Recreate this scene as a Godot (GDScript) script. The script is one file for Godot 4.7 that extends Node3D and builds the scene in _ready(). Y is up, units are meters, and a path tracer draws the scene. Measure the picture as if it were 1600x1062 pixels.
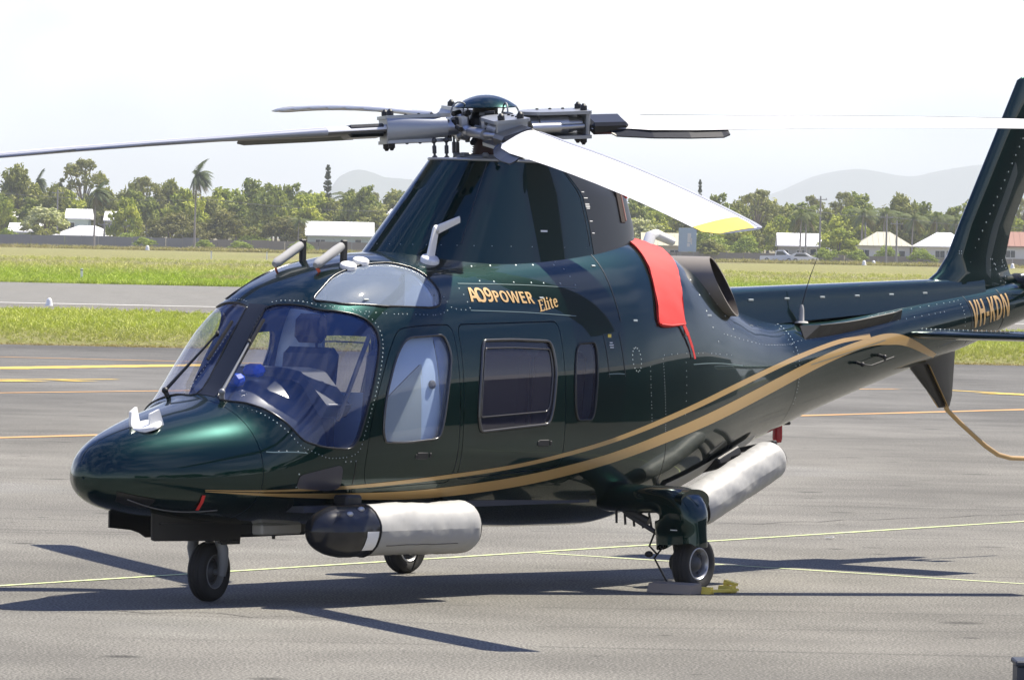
extends Node3D
# A dark green helicopter parked on an airport apron, runway, grass, houses and trees behind. Metres, y up.

const TH := 0.9199                       # how far the helicopter is turned from the line of sight
const HELI_AT := Vector3(0.2624, 0.0, -39.854)
const HUB := Vector3(0.78, 3.066, 0.0)
var rng := RandomNumberGenerator.new()
var taken := {}
var M := {}
var heli: Node3D
var heli_xf: Transform3D

func _ready():
	rng.seed = 7
	# ---- camera, sky, sun, exposure
	var cam := Camera3D.new()
	cam.name = "camera"
	cam.fov = rad_to_deg(2.0 * atan(531.0 / 9200.0))
	cam.near = 0.5
	cam.far = 30000.0
	cam.transform = Transform3D(Basis(Vector3.RIGHT, -atan(155.0 / 9200.0)) * Basis(Vector3.BACK, 0.021), Vector3(0, 2.3076, 0))
	add_child(cam)
	cam.current = true
	var sky_m := ProceduralSkyMaterial.new()
	sky_m.sky_top_color = Color(0.17, 0.30, 0.56)
	sky_m.sky_horizon_color = Color(0.795, 0.82, 0.805)
	sky_m.sky_curve = 0.10
	sky_m.sky_energy_multiplier = 1.0
	sky_m.ground_bottom_color = Color(0.42, 0.41, 0.38)
	sky_m.ground_horizon_color = Color(0.75, 0.76, 0.74)
	sky_m.sky_cover = clouds()
	sky_m.sky_cover_modulate = Color(1, 1, 1, 0.22)
	var env := Environment.new()
	env.background_mode = Environment.BG_SKY
	env.sky = Sky.new()
	env.sky.sky_material = sky_m
	env.tonemap_mode = Environment.TONE_MAPPER_LINEAR
	env.tonemap_exposure = 2.1
	env.sdfgi_enabled = true
	env.ssao_enabled = true
	env.ssil_enabled = true
	env.fog_enabled = true
	env.fog_density = 0.000135
	env.fog_light_color = Color(0.93, 0.955, 0.96)
	var we := WorldEnvironment.new()
	we.name = "environment"
	we.environment = env
	add_child(we)
	var sun := DirectionalLight3D.new()
	sun.name = "sun"
	sun.light_energy = 1.6
	sun.light_color = Color(1.0, 0.965, 0.90)
	sun.light_angular_distance = 0.5
	sun.shadow_enabled = true
	add_child(sun)
	sun.look_at_from_position(Vector3.ZERO, -Vector3(0.512, 1.0, -0.372), Vector3.UP)
	# ---- the place
	make_materials()
	body_tables()
	ground()
	far_place()
	# ---- the helicopter and what lies on it and round it
	build_helicopter()
	build_loose_things()

func clouds() -> ImageTexture:
	# broad cloud overhead and soft flat banks low over the horizon, the same all the way round
	var nz := FastNoiseLite.new()
	nz.seed = 5
	nz.frequency = 0.012
	nz.fractal_octaves = 5
	var low := FastNoiseLite.new()
	low.seed = 8
	low.frequency = 0.035
	low.fractal_octaves = 4
	var src := nz.get_seamless_image(1024, 512)
	var im := Image.create(2048, 1024, false, Image.FORMAT_RGBA8)
	for y in 512:
		for x in 2048:
			var f: float = src.get_pixel(x / 2, y).r
			var k := smoothstep(0.35, 0.75, f)
			if y > 440:
				var a := TAU * x / 2048.0
				var g := low.get_noise_3d(cos(a) * 326.0, sin(a) * 326.0, y * 2.6) * 0.5 + 0.5
				k = lerpf(k, smoothstep(0.25, 0.62, g), smoothstep(440.0, 490.0, y))
			im.set_pixel(x, y, Color(1, 1, 1, k))
	return ImageTexture.create_from_image(im)

# ---------------------------------------------------------------- names and metas
func numbered(called: String) -> String:
	if not taken.has(called):
		taken[called] = 1
		return called
	var k: int = taken[called]
	taken[called] = k + 1
	return "%s_%03d" % [called, k]

func tag(o: Node, label: String, category: String, group := "", kind := "") -> Node:
	if label != "":
		o.set_meta("label", label)
	if category != "":
		o.set_meta("category", category)
	if group != "":
		o.set_meta("group", group)
	if kind != "":
		o.set_meta("kind", kind)
	return o

func thing(called: String, label: String, category: String, at := Vector3.ZERO, turn := 0.0, group := "") -> Node3D:
	var o := Node3D.new()
	o.name = numbered(called)
	add_child(o)
	o.position = at
	o.rotation.y = turn
	tag(o, label, category, group)
	return o

func copy_of(o: Node3D, label: String, at: Vector3, turn := 0.0, size := Vector3.ONE) -> Node3D:
	var r: Node3D = o.duplicate()
	var base := String(o.name)
	var cut := base.rfind("_")
	if cut > 0 and base.substr(cut + 1).is_valid_int():
		base = base.substr(0, cut)
	r.name = numbered(base)
	add_child(r)
	r.position = at
	r.rotation = Vector3(0, turn, 0)
	r.scale = size
	r.set_meta("label", label)
	return r

# ---------------------------------------------------------------- mesh builder
class MB:
	var v := PackedVector3Array()
	var n := PackedVector3Array()
	var c := PackedColorArray()
	var col := Color.WHITE
	var colored := false

	func tri(a: Vector3, b: Vector3, d: Vector3, na: Vector3, nb: Vector3, nd: Vector3) -> void:
		var x := (b - a).cross(d - a)
		if x.length_squared() < 1e-16:
			return
		if x.dot(na + nb + nd) > 0.0:      # front faces run clockwise
			v.append(a); v.append(d); v.append(b)
			n.append(na); n.append(nd); n.append(nb)
		else:
			v.append(a); v.append(b); v.append(d)
			n.append(na); n.append(nb); n.append(nd)
		if colored:
			c.append(col); c.append(col); c.append(col)

	func flat(a: Vector3, b: Vector3, d: Vector3, out: Vector3) -> void:
		var m := (b - a).cross(d - a).normalized()
		if m.dot(out) < 0.0:
			m = -m
		tri(a, b, d, m, m, m)

	func quad(a: Vector3, b: Vector3, d: Vector3, e: Vector3, out: Vector3) -> void:
		flat(a, b, d, out)
		flat(a, d, e, out)

	func grid(P: Array, wrap_u := false, wrap_w := false, inside := Vector3.INF) -> void:
		# P[i][j]; smooth normals from neighbours; turned away from «inside» or from the row's own middle
		var nu := P.size()
		var nw: int = P[0].size()
		var N := []
		for i in nu:
			var row := PackedVector3Array()
			var mid := Vector3.ZERO
			for q in P[i]:
				mid += q
			mid /= nw
			for j in nw:
				var i0: int = (i - 1 + nu) % nu if wrap_u else maxi(i - 1, 0)
				var i1: int = (i + 1) % nu if wrap_u else mini(i + 1, nu - 1)
				var j0: int = (j - 1 + nw) % nw if wrap_w else maxi(j - 1, 0)
				var j1: int = (j + 1) % nw if wrap_w else mini(j + 1, nw - 1)
				var du: Vector3 = P[i1][j] - P[i0][j]
				if du.length_squared() < 1e-14:
					du = P[i1][(j + nw / 2) % nw] - P[i0][(j + nw / 2) % nw]
				var dw: Vector3 = P[i][j1] - P[i][j0]
				if dw.length_squared() < 1e-14:
					var k := i + 1 if i == 0 else i - 1
					dw = P[k][j1] - P[k][j0]
				var m := du.cross(dw).normalized()
				var ctr := mid if inside == Vector3.INF else inside
				if m.dot(P[i][j] - ctr) < 0.0:
					m = -m
				row.append(m)
			N.append(row)
		for i in (nu if wrap_u else nu - 1):
			for j in (nw if wrap_w else nw - 1):
				var i2 := (i + 1) % nu
				var j2 := (j + 1) % nw
				tri(P[i][j], P[i2][j], P[i2][j2], N[i][j], N[i2][j], N[i2][j2])
				tri(P[i][j], P[i2][j2], P[i][j2], N[i][j], N[i2][j2], N[i][j2])

	func fan(ring: PackedVector3Array, out: Vector3) -> void:
		var mid := Vector3.ZERO
		for q in ring:
			mid += q
		mid /= ring.size()
		for i in ring.size():
			tri(mid, ring[i], ring[(i + 1) % ring.size()], out, out, out)

	func tube(path: Array, radii, sides := 10, caps := true, squash := 1.0) -> void:
		var rows := []
		var up := Vector3.UP
		for i in path.size():
			var t: Vector3 = (path[mini(i + 1, path.size() - 1)] - path[maxi(i - 1, 0)]).normalized()
			if i == 0:
				up = Vector3.UP if absf(t.y) < 0.9 else Vector3.RIGHT
			var s := t.cross(up).normalized()
			up = s.cross(t).normalized()
			var r: float = radii[i] if radii is Array else radii
			var row := PackedVector3Array()
			for k in sides:
				var a := TAU * k / sides
				row.append(path[i] + s * (cos(a) * r) + up * (sin(a) * r * squash))
			rows.append(row)
		grid(rows, false, true)
		if caps:
			fan(rows[0], (path[0] - path[1]).normalized())
			fan(rows[-1], (path[-1] - path[-2]).normalized())

	func lathe(profile: Array, xf: Transform3D, sides := 20, from := 0.0, to := TAU) -> void:
		# profile of Vector2(radius, height along the axis y of xf); sharp where two equal points follow each other
		var full := to - from > TAU - 0.001
		var part := []
		var inner := []
		for q in profile:
			if part.size() and part[-1] == q:
				inner.append(part)
				part = []
			part.append(q)
		inner.append(part)
		for pr in inner:
			var rows := []
			for k in (sides if full else sides + 1):
				var a := from + (to - from) * k / sides
				var row := PackedVector3Array()
				for q in pr:
					row.append(xf * Vector3(q.x * cos(a), q.y, q.x * sin(a)))
				rows.append(row)
			# normals from the profile, pointing to its right-hand side
			for k in (sides if full else sides):
				var k2 := (k + 1) % rows.size()
				for j in pr.size() - 1:
					var q0: Vector2 = pr[j]
					var q1: Vector2 = pr[j + 1]
					var nn := []
					for e in [[k, j], [k2, j], [k2, j + 1], [k, j + 1]]:
						var a: float = from + (to - from) * (e[0] if e[0] >= k else k + 1) / sides
						var p0: Vector2 = pr[maxi(e[1] - 1, 0)]
						var p1: Vector2 = pr[mini(e[1] + 1, pr.size() - 1)]
						var dd := (p1 - p0).normalized()
						nn.append((xf.basis * Vector3(dd.y * cos(a), -dd.x, dd.y * sin(a))).normalized())
					tri(rows[k][j], rows[k2][j], rows[k2][j + 1], nn[0], nn[1], nn[2])
					tri(rows[k][j], rows[k2][j + 1], rows[k][j + 1], nn[0], nn[2], nn[3])

	func box(xf: Transform3D, size: Vector3, b := 0.0) -> void:
		var h := size / 2.0
		var e := Vector3(minf(b, h.x * 0.9), minf(b, h.y * 0.9), minf(b, h.z * 0.9))
		var pt := func(s: Vector3, axis: int) -> Vector3:
			var q := Vector3(s.x * (h.x - (0.0 if axis == 0 else e.x)), s.y * (h.y - (0.0 if axis == 1 else e.y)), s.z * (h.z - (0.0 if axis == 2 else e.z)))
			return xf * q
		var sg := [-1.0, 1.0]
		for ax in 3:
			var a1 := (ax + 1) % 3
			var a2 := (ax + 2) % 3
			for s in sg:
				var ps := []
				for k in [[-1, -1], [1, -1], [1, 1], [-1, 1]]:
					var q := Vector3.ZERO
					q[ax] = s; q[a1] = k[0]; q[a2] = k[1]
					ps.append(pt.call(q, ax))
				var o := Vector3.ZERO
				o[ax] = s
				quad(ps[0], ps[1], ps[2], ps[3], xf.basis * o)
			if b > 0.0:
				for s in sg:
					for t in sg:
						var q0 := Vector3.ZERO
						q0[ax] = -1; q0[a1] = s; q0[a2] = t
						var q1 := q0
						q1[ax] = 1
						var o := Vector3.ZERO
						o[a1] = s; o[a2] = t
						quad(pt.call(q0, a1), pt.call(q1, a1), pt.call(q1, a2), pt.call(q0, a2), xf.basis * o)
		if b > 0.0:
			for x in sg:
				for y in sg:
					for z in sg:
						var s := Vector3(x, y, z)
						flat(pt.call(s, 0), pt.call(s, 1), pt.call(s, 2), xf.basis * s)

	func bar(a: Vector3, b: Vector3, wide: float, tall: float, up := Vector3.UP, bev := 0.0) -> void:
		var t := (b - a).normalized()
		if absf(t.dot(up)) > 0.98:
			up = Vector3.RIGHT
		var s := t.cross(up).normalized()
		box(Transform3D(Basis(t, s.cross(t), s), (a + b) / 2.0), Vector3(a.distance_to(b), tall, wide), bev)

	func prism(poly: PackedVector2Array, xf: Transform3D, thick: float) -> void:
		# the outline lies in the x-y plane of xf, thickness runs along +z and -z
		var idx := Geometry2D.triangulate_polygon(poly)
		for s in [-1.0, 1.0]:
			for k in range(0, idx.size(), 3):
				var q := []
				for m in 3:
					q.append(xf * Vector3(poly[idx[k + m]].x, poly[idx[k + m]].y, s * thick / 2.0))
				flat(q[0], q[1], q[2], xf.basis.z * s)
		var cw := Geometry2D.is_polygon_clockwise(poly)
		for i in poly.size():
			var a := poly[i]
			var b := poly[(i + 1) % poly.size()]
			var o := Vector2(b.y - a.y, a.x - b.x)
			if cw:
				o = -o
			quad(xf * Vector3(a.x, a.y, -thick / 2), xf * Vector3(b.x, b.y, -thick / 2), xf * Vector3(b.x, b.y, thick / 2), xf * Vector3(a.x, a.y, thick / 2), xf.basis * Vector3(o.x, o.y, 0))

	func ball(at: Vector3, r: Vector3, rings := 6, sides := 10) -> void:
		var pr := []
		for i in rings + 1:
			var a := -PI / 2 + PI * i / rings
			pr.append(Vector2(cos(a), sin(a)))
		lathe(pr, Transform3D(Basis.from_scale(r), at), sides)

	func mesh() -> ArrayMesh:
		var arr := []
		arr.resize(Mesh.ARRAY_MAX)
		arr[Mesh.ARRAY_VERTEX] = v
		arr[Mesh.ARRAY_NORMAL] = n
		if colored:
			arr[Mesh.ARRAY_COLOR] = c
		var m := ArrayMesh.new()
		m.add_surface_from_arrays(Mesh.PRIMITIVE_TRIANGLES, arr)
		return m

func obj(called: String, mb: MB, m: Material, parent: Node = null) -> MeshInstance3D:
	var o := MeshInstance3D.new()
	o.name = called if parent else numbered(called)
	o.mesh = mb.mesh()
	o.material_override = m
	(parent if parent else self).add_child(o, true)
	return o

func place(called: String, mesh: Mesh, m: Material, parent: Node, at: Transform3D) -> MeshInstance3D:
	var o := MeshInstance3D.new()
	o.name = called
	o.mesh = mesh
	o.material_override = m
	o.transform = at
	parent.add_child(o, true)
	return o

func T(at: Vector3, euler := Vector3.ZERO) -> Transform3D:
	return Transform3D(Basis.from_euler(euler), at)

func spline(pts: Array, each := 5, closed := true) -> PackedVector2Array:
	var out := PackedVector2Array()
	var k := pts.size()
	for i in (k if closed else k - 1):
		var a: Vector2 = pts[(i - 1 + k) % k] if closed else pts[maxi(i - 1, 0)]
		var b: Vector2 = pts[i]
		var c: Vector2 = pts[(i + 1) % k]
		var d: Vector2 = pts[(i + 2) % k] if closed else pts[mini(i + 2, k - 1)]
		for s in each:
			var t := float(s) / each
			out.append(0.5 * ((2.0 * b) + (c - a) * t + (2.0 * a - 5.0 * b + 4.0 * c - d) * t * t + (3.0 * b - a - 3.0 * c + d) * t * t * t))
	if not closed:
		out.append(pts[-1])
	return out

func rounded(pts: Array, r: float, each := 5) -> PackedVector2Array:
	# a polygon with its corners rounded
	var out := PackedVector2Array()
	var k := pts.size()
	for i in k:
		var b: Vector2 = pts[i]
		var a: Vector2 = pts[(i - 1 + k) % k]
		var c: Vector2 = pts[(i + 1) % k]
		var rr := minf(r, minf(a.distance_to(b), c.distance_to(b)) * 0.45)
		var p := b + (a - b).normalized() * rr
		var q := b + (c - b).normalized() * rr
		for s in each + 1:
			var t := float(s) / each
			out.append(p.lerp(b, t).lerp(b.lerp(q, t), t))
	return out

# ---------------------------------------------------------------- materials
func mat(called: String, lin: Color, rough := 0.6, metal := 0.0, spec := 0.5) -> StandardMaterial3D:
	var m := StandardMaterial3D.new()
	m.resource_name = called
	var a := lin.a
	m.albedo_color = Color(lin.r, lin.g, lin.b).linear_to_srgb()
	m.albedo_color.a = a
	m.roughness = rough
	m.metallic = metal
	m.metallic_specular = spec
	M[called] = m
	return m

func noise_tex(sd: int, freq: float, size: int, contrast: float, bright := 1.0, octaves := 4) -> ImageTexture:
	var nz := FastNoiseLite.new()
	nz.seed = sd
	nz.frequency = freq
	nz.fractal_octaves = octaves
	var im := nz.get_seamless_image(size, size)
	im.convert(Image.FORMAT_RGB8)
	im.adjust_bcs(bright, contrast, 1.0)
	return ImageTexture.create_from_image(im)

func stains() -> ImageTexture:
	# blotches, drips and tyre scuffs of a worn apron
	var nz := FastNoiseLite.new()
	nz.seed = 51
	nz.frequency = 0.012
	nz.fractal_octaves = 5
	var im := nz.get_seamless_image(1024, 1024)
	im.convert(Image.FORMAT_RGB8)
	var r := RandomNumberGenerator.new()
	r.seed = 52
	im.adjust_bcs(1.0, 0.55, 1.0)
	for y in 1024:
		for x in 1024:
			var f := 0.80 + 0.28 * (im.get_pixel(x, y).r)
			im.set_pixel(x, y, Color(f, f, f * 0.995))
	for k in 90:
		var cx := r.randi_range(12, 1011)
		var cy := r.randi_range(12, 1011)
		var rad := r.randf_range(1.5, 9.0)
		var dark := r.randf_range(0.62, 0.9)
		for y in range(int(cy - rad - 1), int(cy + rad + 2)):
			for x in range(int(cx - rad - 1), int(cx + rad + 2)):
				var t := Vector2(x - cx, y - cy).length() / rad
				if t < 1.0:
					var q := im.get_pixel(x, y)
					im.set_pixel(x, y, q * lerpf(dark, 1.0, t * t))
	for k in 14:
		var y0 := r.randf_range(20, 1000)
		var bend := r.randf_range(-60, 60)
		var dark := r.randf_range(0.86, 0.95)
		for x in range(10, 1014):
			var yy := y0 + bend * sin(x * 0.003)
			for w in 8:
				var y := posmod(int(yy) + w, 1024)
				im.set_pixel(x, y, im.get_pixel(x, y) * lerpf(1.0, dark, sin(PI * (w + 0.5) / 8.0) * clampf(sin(x * 0.006 + k) + 0.6, 0, 1)))
	return ImageTexture.create_from_image(im)

func noisy(m: StandardMaterial3D, tex: Texture2D, scale: float, world := true) -> StandardMaterial3D:
	m.albedo_texture = tex
	m.uv1_triplanar = true
	m.uv1_world_triplanar = world
	m.uv1_scale = Vector3.ONE * scale
	return m

func glass(called: String, c: Color, rough := 0.02) -> StandardMaterial3D:
	var m := mat(called, c, rough, 0.0, 0.5)
	m.transparency = BaseMaterial3D.TRANSPARENCY_ALPHA
	return m

func make_materials():
	var p := mat("green_paint", Color(0.0015, 0.0205, 0.018), 0.27, 0.85, 0.1)
	p.clearcoat_enabled = true
	p.clearcoat = 0.8
	p.clearcoat_roughness = 0.02
	var g := mat("gold_paint", Color(0.42, 0.27, 0.10), 0.40, 0.25)
	g.clearcoat_enabled = true
	g.clearcoat = 0.6
	g.clearcoat_roughness = 0.1
	mat("black_paint", Color(0.008, 0.009, 0.011), 0.3)
	mat("black_metal", Color(0.02, 0.021, 0.023), 0.5, 0.3)
	mat("seal", Color(0.03, 0.032, 0.034), 0.25, 0.7)
	mat("gear_grey", Color(0.20, 0.21, 0.22), 0.5, 0.2)
	mat("pale_grey", Color(0.50, 0.50, 0.48), 0.6)
	mat("dark_grey", Color(0.06, 0.062, 0.066), 0.5, 0.1)
	mat("steel", Color(0.46, 0.47, 0.49), 0.36, 0.8)
	mat("titanium", Color(0.33, 0.35, 0.38), 0.36, 0.55)
	mat("rivet", Color(0.36, 0.40, 0.40), 0.3, 0.4)
	mat("rubber", Color(0.014, 0.014, 0.015), 0.75)
	mat("boot", Color(0.035, 0.010, 0.008), 0.6)
	mat("white_paint", Color(0.80, 0.80, 0.78), 0.35)
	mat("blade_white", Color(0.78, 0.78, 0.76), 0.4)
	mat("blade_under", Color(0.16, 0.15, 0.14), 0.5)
	mat("blade_edge", Color(0.46, 0.47, 0.50), 0.35, 0.5)
	mat("yellow_paint", Color(0.80, 0.62, 0.10), 0.5)
	var rc := mat("red_cloth", Color(0.56, 0.022, 0.02), 0.7)
	rc.rim_enabled = true
	rc.rim = 0.3
	mat("red_plastic", Color(0.35, 0.01, 0.02), 0.25)
	mat("orange_cloth", Color(0.75, 0.13, 0.05), 0.8)
	mat("cover_grey", Color(0.36, 0.36, 0.35), 0.85)
	mat("float_cover", Color(0.34, 0.34, 0.33), 0.5, 0.0)
	mat("float_cap", Color(0.012, 0.013, 0.016), 0.22)
	mat("exhaust_metal", Color(0.21, 0.19, 0.165), 0.5, 0.25)
	mat("soot_and_recess", Color(0.03, 0.022, 0.02), 0.9)  # exhaust bore; also the painted dark inside the air slot
	mat("lining", Color(0.045, 0.07, 0.15), 0.8)
	mat("partition_blue", Color(0.50, 0.62, 0.78), 0.8)
	mat("shade_blue", Color(0.34, 0.46, 0.66), 0.8)
	mat("shade_grey", Color(0.26, 0.32, 0.36), 0.8)
	mat("shade_dark", Color(0.08, 0.14, 0.32), 0.8)
	mat("cockpit_dark", Color(0.035, 0.04, 0.055), 0.7)
	var gl := mat("glareshield", Color(0.03, 0.04, 0.06), 0.32, 0.2)
	gl.clearcoat_enabled = true
	gl.clearcoat = 0.3
	gl.clearcoat_roughness = 0.25
	mat("seat_leather", Color(0.07, 0.075, 0.10), 0.6)
	mat("headrest", Color(0.07, 0.055, 0.05), 0.7)
	mat("blue_pouch", Color(0.02, 0.10, 0.75), 0.35)
	glass("windscreen_glass", Color(0.03, 0.08, 0.34, 0.13))
	glass("door_glass", Color(0.30, 0.40, 0.65, 0.10))
	glass("tinted_glass", Color(0.03, 0.03, 0.05, 0.50))
	glass("roof_glass", Color(0.45, 0.55, 0.70, 0.30))  # pale tint stands in for white sky reflected in the roof panes
	mat("wood", Color(0.27, 0.23, 0.19), 0.85)
	mat("marking_yellow", Color(0.50, 0.35, 0.07), 0.85)
	mat("marking_orange", Color(0.46, 0.26, 0.10), 0.85)
	mat("marking_lime", Color(0.62, 0.72, 0.34), 0.85)
	mat("marking_white", Color(0.72, 0.71, 0.68), 0.85)
	mat("case_blue", Color(0.02, 0.026, 0.04), 0.5)
	var asp := mat("asphalt", Color(0.82, 0.803, 0.745), 0.93, 0.0, 0.35)
	noisy(asp, noise_tex(21, 0.34, 2048, 0.8, 1.0, 3), 1.0 / 14.0)
	asp.detail_enabled = true
	asp.detail_blend_mode = BaseMaterial3D.BLEND_MODE_MUL
	asp.detail_uv_layer = BaseMaterial3D.DETAIL_UV_2
	asp.detail_albedo = stains()
	asp.uv2_triplanar = true
	asp.uv2_world_triplanar = true
	asp.uv2_scale = Vector3.ONE / 19.0
	asp.vertex_color_use_as_albedo = true
	var gr := mat("grass", Color(1, 1, 1), 0.95, 0.0, 0.2)
	gr.vertex_color_use_as_albedo = true
	var lf := mat("leaf", Color(1, 1, 1), 0.75, 0.0, 0.25)
	lf.vertex_color_use_as_albedo = true
	lf.backlight_enabled = true
	lf.backlight = Color(0.6, 0.65, 0.25)
	mat("bark", Color(0.20, 0.17, 0.14), 0.95)
	mat("palm_bark", Color(0.33, 0.30, 0.27), 0.95)
	mat("roof_white", Color(0.82, 0.82, 0.82), 0.5)
	mat("roof_cream", Color(0.44, 0.42, 0.32), 0.7)
	mat("roof_yellow", Color(0.46, 0.42, 0.29), 0.7)
	mat("roof_red", Color(0.30, 0.15, 0.11), 0.8)
	mat("wall_aqua", Color(0.42, 0.50, 0.48), 0.8)
	mat("wall_cream", Color(0.52, 0.49, 0.42), 0.8)
	mat("wall_grey", Color(0.35, 0.36, 0.35), 0.8)
	mat("wall_white", Color(0.62, 0.62, 0.60), 0.8)
	mat("wall_pink", Color(0.42, 0.26, 0.24), 0.8)
	mat("window_dark", Color(0.03, 0.04, 0.05), 0.15)
	mat("fence_grey", Color(0.25, 0.25, 0.255), 0.8)
	mat("fence_tan", Color(0.27, 0.24, 0.20), 0.85)
	mat("pole_grey", Color(0.28, 0.27, 0.26), 0.8)
	mat("wire", Color(0.12, 0.12, 0.12), 0.6)
	mat("car_white", Color(0.78, 0.78, 0.78), 0.25)
	mat("sign_blue", Color(0.32, 0.42, 0.52), 0.6)
	var hl := mat("hill_forest", Color(0.055, 0.075, 0.045), 0.95)
	hl.metallic_specular = 0.1
# ---------------------------------------------------------------- the fuselage as a surface: along x (nose at +), round by an angle
# (-90 below, 0 the widest line to port, 90 above, 180 the widest line to starboard); z is minus the distance to port
var bx := PackedFloat64Array()
var bv := []
var bm := []

func body_tables():
	var t := [   # x, bottom, height of the widest line, top, half width, roundness above, below
		[4.745, 0.790, 0.800, 0.805, 0.010, 2.0, 2.0], [4.732, 0.735, 0.800, 0.868, 0.080, 2.0, 2.0],
		[4.700, 0.690, 0.800, 0.925, 0.135, 2.0, 2.0], [4.640, 0.648, 0.800, 0.990, 0.205, 2.0, 2.0],
		[4.520, 0.605, 0.800, 1.058, 0.290, 2.0, 2.05], [4.300, 0.562, 0.800, 1.135, 0.400, 2.0, 2.1],
		[4.050, 0.530, 0.805, 1.205, 0.500, 2.0, 2.2], [3.820, 0.510, 0.820, 1.262, 0.578, 2.0, 2.3],
		[3.700, 0.500, 0.835, 1.300, 0.615, 2.02, 2.3], [3.500, 0.487, 0.870, 1.470, 0.660, 2.15, 2.4],
		[3.250, 0.475, 0.930, 1.740, 0.710, 2.3, 2.4], [3.080, 0.467, 0.970, 1.905, 0.735, 2.4, 2.45],
		[2.900, 0.460, 1.000, 2.020, 0.755, 2.4, 2.5], [2.600, 0.450, 1.040, 2.130, 0.780, 2.4, 2.5],
		[2.200, 0.440, 1.070, 2.200, 0.800, 2.4, 2.5], [1.800, 0.430, 1.080, 2.225, 0.805, 2.4, 2.5],
		[1.200, 0.415, 1.080, 2.260, 0.805, 2.4, 2.5], [0.600, 0.395, 1.080, 2.300, 0.805, 2.4, 2.5],
		[0.000, 0.390, 1.080, 2.345, 0.795, 2.4, 2.5], [-0.400, 0.450, 1.100, 2.365, 0.760, 2.4, 2.5],
		[-0.800, 0.540, 1.150, 2.330, 0.705, 2.35, 2.4], [-1.200, 0.640, 1.230, 2.205, 0.630, 2.25, 2.3],
		[-1.600, 0.750, 1.310, 2.020, 0.545, 2.15, 2.2], [-2.000, 0.855, 1.380, 1.860, 0.460, 2.1, 2.1],
		[-2.400, 0.955, 1.440, 1.800, 0.385, 2.05, 2.05], [-3.000, 1.115, 1.520, 1.815, 0.310, 2.0, 2.0],
		[-4.000, 1.350, 1.660, 1.910, 0.235, 2.0, 2.0], [-5.000, 1.563, 1.790, 2.000, 0.175, 2.0, 2.0],
		[-6.000, 1.810, 1.940, 2.075, 0.120, 2.0, 2.0], [-6.300, 1.880, 1.970, 2.070, 0.080, 2.0, 2.0]]
	t.reverse()
	for r in t:
		bx.append(r[0])
		bv.append(PackedFloat64Array(r.slice(1)))
	var k := t.size()
	for i in k:
		bm.append(PackedFloat64Array([0, 0, 0, 0, 0, 0]))
	for c in 6:
		for i in k:
			if i == 0 or i == k - 1:
				var a := 0 if i == 0 else k - 2
				bm[i][c] = (bv[a + 1][c] - bv[a][c]) / (bx[a + 1] - bx[a])
				continue
			var h0 := bx[i] - bx[i - 1]
			var h1 := bx[i + 1] - bx[i]
			var d0: float = (bv[i][c] - bv[i - 1][c]) / h0
			var d1: float = (bv[i + 1][c] - bv[i][c]) / h1
			if d0 * d1 > 0.0:
				var w1 := 2.0 * h1 + h0
				var w2 := h1 + 2.0 * h0
				bm[i][c] = (w1 + w2) / (w1 / d0 + w2 / d1)

var last_x := INF
var last_row := PackedFloat64Array([0, 0, 0, 0, 0, 0])

func row_at(x: float) -> PackedFloat64Array:
	if x == last_x:
		return last_row
	last_x = x
	x = clampf(x, bx[0], bx[-1])
	var i := clampi(bx.bsearch(x) - 1, 0, bx.size() - 2)
	var h := bx[i + 1] - bx[i]
	var t := (x - bx[i]) / h
	var t2 := t * t
	var t3 := t2 * t
	var a := 2.0 * t3 - 3.0 * t2 + 1.0
	var b := (t3 - 2.0 * t2 + t) * h
	var c := 3.0 * t2 - 2.0 * t3
	var d := (t3 - t2) * h
	var v0: PackedFloat64Array = bv[i]
	var v1: PackedFloat64Array = bv[i + 1]
	var m0: PackedFloat64Array = bm[i]
	var m1: PackedFloat64Array = bm[i + 1]
	for k in 6:
		last_row[k] = a * v0[k] + b * m0[k] + c * v1[k] + d * m1[k]
	return last_row

func skin0(x: float, ang: float) -> Vector3:
	var k := row_at(x)
	var a := deg_to_rad(ang)
	var c := cos(a)
	var s := sin(a)
	var e := 2.0 / (k[4] if s >= 0.0 else k[5])
	var p: float = k[3] * signf(c) * pow(absf(c), e)
	var y: float = k[1] + (k[2] - k[1] if s >= 0.0 else k[1] - k[0]) * signf(s) * pow(absf(s), e)
	return Vector3(x, y, -p)

func skin_n(x: float, ang: float) -> Vector3:
	var da := 0.4
	var u := skin0(x, ang + da) - skin0(x, ang - da)
	var w := skin0(x + 0.004, ang) - skin0(x - 0.004, ang)
	if x > 4.741:
		return Vector3(1, 0, 0)
	return w.cross(u).normalized() * -1.0 if w.cross(u).dot(skin0(x, ang) - Vector3(x - 0.05, row_at(x)[1], 0)) < 0.0 else w.cross(u).normalized()

func skin(x: float, ang: float, off := 0.0) -> Vector3:
	return skin0(x, ang) + skin_n(x, ang) * off if off != 0.0 else skin0(x, ang)

func port(x: float, y: float, p: float) -> Vector3:
	return Vector3(x, y, -p)

func deg_poly(pts: Array) -> Array:
	var out := []
	for i in range(0, pts.size(), 2):
		out.append(Vector2(pts[i], pts[i + 1] * 0.01))
	return out

func mirrored(poly: PackedVector2Array) -> PackedVector2Array:
	var out := PackedVector2Array()
	for q in poly:
		out.append(Vector2(q.x, 1.8 - q.y))
	return out

func box_of(poly: PackedVector2Array) -> Rect2:
	var r := Rect2(poly[0], Vector2.ZERO)
	for q in poly:
		r = r.expand(q)
	return r

func x_lines(x0: float, x1: float) -> PackedFloat64Array:
	var out := PackedFloat64Array()
	var x := x0
	while x < x1 - 0.004:
		out.append(x)
		var far := 4.745 - x
		x += clampf(far * 0.16, 0.006, 0.07) if x > -1.8 else 0.14
	out.append(x1)
	return out

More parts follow.
